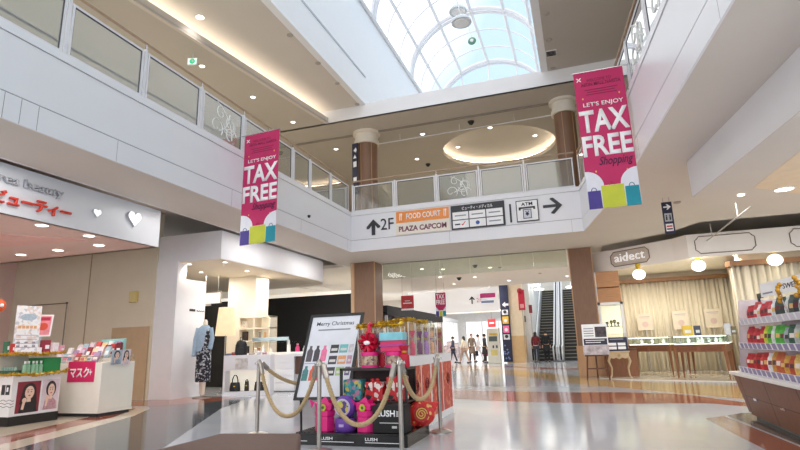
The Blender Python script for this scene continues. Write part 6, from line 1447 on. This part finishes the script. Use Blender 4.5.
# directory pillar with dark sign strip
t = thing('sign_pillar', 'cream square pillar with a tall navy direction strip, left of the escalators', 'column', (-4.1, 31.9, 0))
p0, p1 = atz(505, 362.5, 0), atz(525, 362, 0); yq = 31.6; x0, x1 = aty(507, 350, yq).x, aty(526, 350, yq).x
B().box(x0, x1, yq, yq+1.0, 0, 4.9).done('shaft', pm('pillar_cream', (232, 214, 184), .5), t); B().box(x0-.02, x1+.02, yq-.02, yq+1.02, 0, 1.5).done('plinth', pm('pillar_wood', (216, 178, 128), .5), t)
xs0, xs1 = aty(503.2, 350, yq-.1).x, aty(512.2, 350, yq-.1).x; f = F((xs0, yq-.1, 0), (1, 0, 0)); w_ = xs1-xs0
B().fbox(f, 0, w_, .05, 4.45, -.06, 0).done('sign_board', NAVY, t)
q = B(); q.prism(f, [(.12, 3.30), (.30, 3.46), (.30, 3.36), (.50, 3.36), (.50, 3.24), (.30, 3.24), (.30, 3.14)], 0, .01); q.done('arrow', TXTW, t)
for z, c in ((2.70, (236, 236, 240)), (2.20, (236, 190, 60)), (1.68, (236, 110, 160)), (1.30, (226, 226, 230))):
    p = B().fbox(f, .08, w_-.08, z, z+.42 if c[2] < 200 else z+.30, 0, .01).done('pictogram_panel', pm('pict_%d' % c[2], c, .5), t); B().prism(f, [(w_/2+.10*math.cos(k*PI/6), z+.18+.10*math.sin(k*PI/6)) for k in range(12)], .01, .014).done('pictogram', TXTK if c[2] > 200 else TXTW, p)
q = B(); rd = random.Random(9)
for k in range(9): x, z = rd.uniform(.08, w_-.14), rd.uniform(.15, 1.1); q.prism(f, [(x+.06*math.cos(a), z+.06*math.sin(a)) for a in (PI/2, PI, 3*PI/2, 0)], 0, .008)
q.done('snowflake_print', pm('snow_print', (120, 140, 196), .5), t)
# cream notice machine
t = thing('ticket_machine', 'cream upright machine with yellow panels left of the sign pillar', 'machine', (-4.9, 31.4, 0))
ym = 30.7; x0, x1 = aty(487.5, 350, ym).x, aty(500, 350, ym).x; B().box(x0, x1, ym, ym+.5, 0, 1.95).done('body', pm('machine_cream', (226, 222, 210), .45), t, bevel=.03); f = F((x0, ym, 0)); w_ = x1-x0
B().fbox(f, .12, w_-.12, 1.22, 1.5, 0, .015).done('screen', pm('machine_screen', (84, 96, 92), .3), t); B().fbox(f, .15, w_-.1, 1.55, 1.68, 0, .012).done('yellow_strip', pm('machine_yellow', (226, 190, 90), .5), t); B().fbox(f, .2, w_-.15, .45, .75, 0, .012).done('yellow_panel', pm('machine_yellow2', (224, 206, 130), .5), t); q = B(); [q.fbox(f, .3+.2*k, .38+.2*k, .85, 1.0, 0, .02) for k in range(2)]; q.done('slot', CHAR, t)
# red banners and posters
def small_banner(px0, py0, px1, py1, y, label, c, dark):
    a, b_ = aty(px0, py0, y), aty(px1, py1, y); t = thing('hanging_banner', label, 'banner', ((a.x+b_.x)/2, y, b_.z)); f = F((a.x, y, b_.z)); w_, h_ = b_.x-a.x, a.z-b_.z
    B().fbox(f, 0, w_, 0, h_, -.01, 0).done('cloth', pm('banner_'+c[0], c[1], .6), t); return t, f, w_, h_
t, f, w_, h_ = small_banner(401, 296, 414, 310, 19.2, 'small red banner hung over the charcoal fascia, left of the little TAX FREE banner', ('red', (206, 62, 66)), 0)
q = B(); q.fbox(f, w_*.15, w_*.85, h_*.45, h_*.52, 0, .004); q.fbox(f, 0, w_, 0, h_*.12, 0, .004); q.fbox(f, w_*.3, w_*.7, h_*.62, h_*.66, 0, .004); q.done('print', TXTW, t)
for a in (.05, w_-.05): B().cyl(f.p(a, h_), Vector((f.p(a, h_).x, 19.2, Z1)), .006).done('cord', STEEL, t)
t, f, w_, h_ = small_banner(435, 293, 446.5, 316, 19.2, 'little magenta TAX FREE banner hung over the inner mall', ('white', (232, 232, 238)), 0)
B().prism(f, [(0, h_), (0, h_*.42), (w_*.3, h_*.25), (w_*.7, h_*.25), (w_, h_*.42), (w_, h_)], 0, .004).done('magenta_print', MAG, t); text('TAX', f, .04, h_*.74, h_*.2, TXTW, t, w=w_-.08, depth=.002, off=.004, bold=.02); text('FREE', f, .04, h_*.50, h_*.2, TXTW, t, w=w_-.08, depth=.002, off=.004, bold=.02)
for k, c in enumerate([(74, 62, 140), (196, 202, 62), (30, 142, 160)]): B().fbox(f, w_*k/3+.01, w_*(k+1)/3-.01, 0, h_*.22, .004, .008).done('bag_print', pm('bag_print_%d' % k, c), t)
for a in (.05, w_-.05): B().cyl(f.p(a, h_), Vector((f.p(a, h_).x, 19.2, Z1)), .006).done('cord', STEEL, t)
t, f, w_, h_ = small_banner(487.5, 319, 496, 327, 33, 'small red square banner hung above the cream machine', ('red', (206, 62, 66)), 0); B().fbox(f, w_*.2, w_*.8, h_*.4, h_*.6, 0, .004).done('print', TXTW, t); q = B(); q.cyl(f.p(w_/2, h_), Vector((f.p(w_/2, h_).x, 33, 4.75)), .01); q.done('cord', STEEL, t)
t, f, w_, h_ = small_banner(517.5, 290, 525.5, 310, 31.0, 'tall red banner right of the sign pillar before the escalators', ('red2', (212, 46, 74)), 0); B().fbox(f, w_*.2, w_*.8, h_*.1, h_*.3, 0, .004).done('print', pm('print_pinkish', (240, 170, 170), .5), t); B().ball(f.p(w_*.3, h_*.95), .16, 10, 7).done('rosette', pm('rosette_red', (180, 30, 50), .5), t); q = B(); q.cyl((f.p(w_/2, 0).x, 31.02, 0), (f.p(w_/2, h_).x, 31.02, f.p(0, h_).z), .02); q.done('stand_pole', STEEL, t)
t, f, w_, h_ = small_banner(528.5, 305, 532.5, 313, 31.2, 'small dark red lantern sign beside the left escalator', ('maroon', (140, 50, 56)), 0); q = B(); q.cyl((f.p(w_/2, 0).x, 31.22, 0), (f.p(w_/2, h_).x, 31.22, f.p(0, h_).z), .02); q.done('stand_pole', STEEL, t)
struct('wall_escalator_side', B().box(-3.35, -2.75, 32.2, 46, 0, 4.7), pm('esc_side', (232, 232, 232), .5))
for i, (px0, py0, px1, py1, c, lb) in enumerate([(519, 316, 526, 322, (120, 110, 90), 'small olive framed notice left of the escalators'), (519, 323, 526, 345, (226, 226, 230), 'tall pale notice left of the escalators')]):
    a, b_ = aty(px0, py0, 32.15), aty(px1, py1, 32.15); t = thing('wall_notice', lb, 'notice', (a.x, 32.15, b_.z)); B().box(a.x, b_.x, 32.12, 32.2, b_.z, a.z).done('panel', pm('notice_%d' % i, c, .5, var=.2, scale=8), t); q = B(); [q.box(a.x+.04, b_.x-.04, 32.115, 32.12, b_.z+(a.z-b_.z)*k, b_.z+(a.z-b_.z)*k+.03) for k in (.3, .5, .7)]; q.done('print', pm('poster_grey_print', (140, 140, 150)), t)
# escalators
ESB = pm('escalator_black', (30, 30, 33), .35); ESL = pm('tread_edge', (150, 146, 130), .35, metal=.5); ESW = pm('escalator_white', (232, 234, 238), .3); HAND = pm('rubber_black', (20, 20, 22), .5)
def escalator(label, xc, y0):
    t = local('escalator', label, 'escalator', 'escalators to the upper floor'); n_ = 25; r_, d_ = .20, .40
    for k in range(n_):
        q = B(); q.box(-.46, .46, .8+d_*k, .8+d_*(k+1)+.02, r_*k, r_*(k+1)); s = q.done('step', ESB, t)
        q = B(); q.box(-.46, .46, .79+d_*k, .83+d_*k, r_*(k+1)-.03, r_*(k+1)+.004); q.done('tread_edge', ESL, s)
    B().box(-.56, .56, -.45, .82, .0, .012).done('landing_plate', pm('landing_steel', (120, 120, 122), .35, metal=.7), t)
    for s in (-1, 1):
        x = s*.62; q = B(); e = n_*d_+.8; zt_ = n_*r_
        pr = [(0, 0), (.5, 0), (e, zt_-.05), (e, zt_+.85), (.8, .88), (.15, .88), (-.25, .80), (-.3, .4), (-.2, .1)]
        q.prism(F((x, 0, 0), (0, 1, 0)), pr, -.13, .13); q.done('balustrade_panel', ESW, t)
        B().tube([(x, -.2, .1), (x, -.34, .45), (x, -.28, .83), (x, .15, .92), (x, .8, .94), (x, e, zt_+.92)], .045, 8).done('handrail', HAND, t, smooth=True)
    return t
e1 = escalator('left escalator with dark steps and white sides, two people at its foot', 0, 0); xe = (aty(535, 361, 31.6).x+aty(553.5, 361, 31.6).x)/2
place(e1, (xe, 32.3, 0)); dup(e1, (xe+1.54, 32.3, 0), 0, 'right escalator, mostly hidden by the brown column')

# ---------------- people
def skinned(name, verts, edges, radii, m, parent, lv=2, flat=None):
    me = bpy.data.meshes.new(name); me.from_pydata([Vector(v) for v in verts], edges, []); me.materials.append(m)
    o = bpy.data.objects.new(name, me); C.objects.link(o); adopt(o, parent)
    sk = o.modifiers.new('Skin', 'SKIN'); sk.use_smooth_shade = True
    for i, r in enumerate(radii):
        d = me.skin_vertices[0].data[i]; d.radius = r if isinstance(r, tuple) else (r, r); d.use_root = (i == 0)
    o.modifiers.new('Sub', 'SUBSURF').levels = lv; o.modifiers['Sub'].render_levels = lv
    return o
SKINC = pm('person_skin', (222, 180, 156), .55)
def person(label, loc, rz, h, top, bottom, hair, stride=.0, coat=0., arm=(.0, .0), longhair=False, shoes=(40, 38, 38), bag=None, kind='trousers', turn=0.):
    t = local('person', label, 'person'); k = h/1.7
    S = lambda *p: tuple(v*k for v in p)
    a = stride; st = [S(.09, a, .0), S(-.09, -a, .0)]
    V = [S(0, 0, .93), S(0, .0, 1.12), S(0, .01, 1.32), S(0, .005, 1.43), S(0, -.01, 1.50), S(0, -.02, 1.57), S(0, -.02, 1.66), S(0, -.13, 1.585)]
    E_ = [(0, 1), (1, 2), (2, 3), (3, 4), (4, 5), (5, 6), (5, 7)]; Rd = [(.105, .08), (.09, .07), (.115, .075), (.08, .06), .050, .080, .066, .016]
    for s, sw in ((1, arm[0]), (-1, arm[1])):
        b0 = len(V); V += [S(s*.17, .0, 1.39), S(s*.21, -sw*.35, 1.14), S(s*.21, -sw*.8-.05, .92), S(s*.205, -sw*.95-.07, .83)]; E_ += [(3, b0), (b0, b0+1), (b0+1, b0+2), (b0+2, b0+3)]; Rd += [.055, .043, .032, (.036, .022)]
        for fk_ in range(4): V.append(S(s*.205+(fk_-1.5)*.016, -sw-.085-.004*fk_, .755+.006*abs(fk_-1.3))); E_.append((b0+3, len(V)-1)); Rd.append(.008)
        V.append(S(s*.19-s*.03, -sw-.11, .80)); E_.append((b0+3, len(V)-1)); Rd.append(.009)
    for s, dy in ((1, a), (-1, -a)):
        b0 = len(V); V += [S(s*.09, -dy*.05, .86), S(s*.095, -dy*.55-.01, .48), S(s*.09, -dy+.03*(dy < 0), .09), S(s*.095, -dy-.12, .035)]; E_ += [(0, b0), (b0, b0+1), (b0+1, b0+2), (b0+2, b0+3)]; Rd += [.085, .058, .040, .034]
    skinned('body', V, E_, [tuple(x*k for x in r) if isinstance(r, tuple) else r*k for r in Rd], SKINC, t)
    # clothing follows the same joints with a little more girth
    def sub(name, ids, ed, rr, m): 
        mp = {i: n_ for n_, i in enumerate(ids)}; return skinned(name, [V[i] for i in ids], [(mp[p], mp[q_]) for p, q_ in ed], [tuple(x*k for x in r) if isinstance(r, tuple) else r*k for r in rr], m, t)
    aL, aR = 8, 17; lL, lR = 26, 30
    tm = pm('cloth_%d_%d_%d' % top, top, .8, var=.08, scale=14); bm_ = pm('cloth_%d_%d_%d' % bottom, bottom, .8, var=.08, scale=14)
    sub('jacket', [0, 1, 2, 3, aL, aL+1, aL+2, aR, aR+1, aR+2], [(0, 1), (1, 2), (2, 3), (3, aL), (aL, aL+1), (aL+1, aL+2), (3, aR), (aR, aR+1), (aR+1, aR+2)], [(.165, .13), (.145, .115), (.158, .115), (.10, .085), .068, .058, .048, .068, .058, .048], tm)
    if coat:
        q = B(); RR = [q.ring(Vector(S(0, .0, z)), Vector((1, 0, 0)), Vector((0, 1, 0)), rx*k, ry*k, 18) for z, rx, ry in ((.95, .17, .14), (.75, .20, .17), (coat, .22, .20))]; q.skin(RR); q.done('coat_skirt', tm if kind != 'skirt' else bm_, t, smooth=True)
    sub('trousers' if kind == 'trousers' else 'stockings', [0, lL, lL+1, lL+2, lR, lR+1, lR+2], [(0, lL), (lL, lL+1), (lL+1, lL+2), (0, lR), (lR, lR+1), (lR+1, lR+2)], [(.145, .115), .10, .072, .058, .10, .072, .058], bm_)
    q = B(); c_ = Vector(S(0, .005, 1.625)); q.ball(c_, .098*k, 16, 10, .95, 1.05, 1.02); q.done('hair', pm('hair_%d' % hair[0], hair, .6), t, smooth=True)
    if longhair: q = B(); RR = [q.ring(Vector(S(0, .05, z)), Vector((1, 0, 0)), Vector((0, 1, 0)), rx*k, ry*k, 14) for z, rx, ry in ((1.36, .07, .03), (1.45, .095, .05), (1.60, .09, .06))]; q.skin(RR); q.done('hair', pm('hair_%d' % hair[0], hair), t, smooth=True)
    q = B(); [q.ball(S(s*.030, -.095, 1.60), .010*k, 8, 6) for s in (-1, 1)]; q.done('eye', pm('eye_dark', (30, 24, 22), .3), t, smooth=True)
    q = B(); q.ball(S(0, -.098, 1.545), .016*k, 8, 5, 1.4, .5, .4); q.done('mouth', pm('lip', (180, 90, 84), .5), t, smooth=True)
    for s, dy in ((1, a), (-1, -a)):
        q = B(); x_, y_ = s*.092*k, -dy*k; RR = [q.ring(Vector((x_, y_-.045*k, z*k)), Vector((1, 0, 0)), Vector((0, 1, 0)), .045*k*g_, .125*k*g_, 14) for z, g_ in ((0, 1), (.03, 1.02), (.075, .75), (.09, .4))]; q.skin(RR); q.done('shoe', pm('shoe_%d' % shoes[0], shoes, .5), t, smooth=True)
    if bag:
        q = B(); bx, by = S(.235, -arm[0]-.09, 0)[:2]; q.box(bx-.05*k, bx+.05*k, by-.17*k, by+.17*k, .38*k, .66*k); o = q.done('handbag', pm('bag_%d' % bag[0], bag, .5), t, bevel=.02); q = B(); q.tube([(bx, by-.1*k, .66*k), (bx, by-.06*k, .78*k), (bx, by+.06*k, .78*k), (bx, by+.1*k, .66*k)], .008, 5); q.done('handbag_strap', pm('bag_%d' % bag[0], bag), t)
    place(t, loc, rz); return t
def gp(px, y): p = aty(px, 358, y); return (p.x, y, 0)
person('person in a dark red top seen from behind at the foot of the left escalator', gp(537, 31.2), PI, 1.66, (120, 34, 40), (52, 54, 66), (30, 26, 26), .05, arm=(.12, .0), longhair=True)
person('person in a black coat seen from behind at the foot of the left escalator', gp(547.5, 31.3), PI+.1, 1.72, (34, 34, 38), (36, 36, 42), (36, 32, 30), .06, coat=.62)
person('person in dark navy walking at the left end of the far group', gp(453.5, 33.5), -PI/2+.3, 1.60, (58, 62, 84), (50, 54, 70), (30, 28, 30), .22, arm=(.2, -.2))
person('person in a cream jacket with bare-coloured leggings striding in the far corridor', gp(464.5, 32.5), -PI/2-.3, 1.58, (226, 212, 190), (176, 146, 124), (36, 30, 30), .28, arm=(.15, -.25), coat=.80, kind='skirt', longhair=True)
person('person in a long grey-brown coat carrying a black bag in the far corridor', gp(472.5, 33.6), .5, 1.74, (122, 106, 92), (70, 62, 60), (110, 84, 64), .15, arm=(.1, -.1), coat=.52, bag=(26, 26, 28))
person('person in white trousers and white top walking right of the long brown coat', gp(479, 34.6), PI/2, 1.70, (232, 230, 232), (214, 212, 216), (44, 38, 38), .25, arm=(.2, -.15))
person('person in black with a red bag beside the cream machine', gp(485.5, 32.2), PI/2+.4, 1.68, (44, 40, 44), (40, 38, 42), (36, 32, 32), .06, coat=.50, bag=(200, 36, 52))
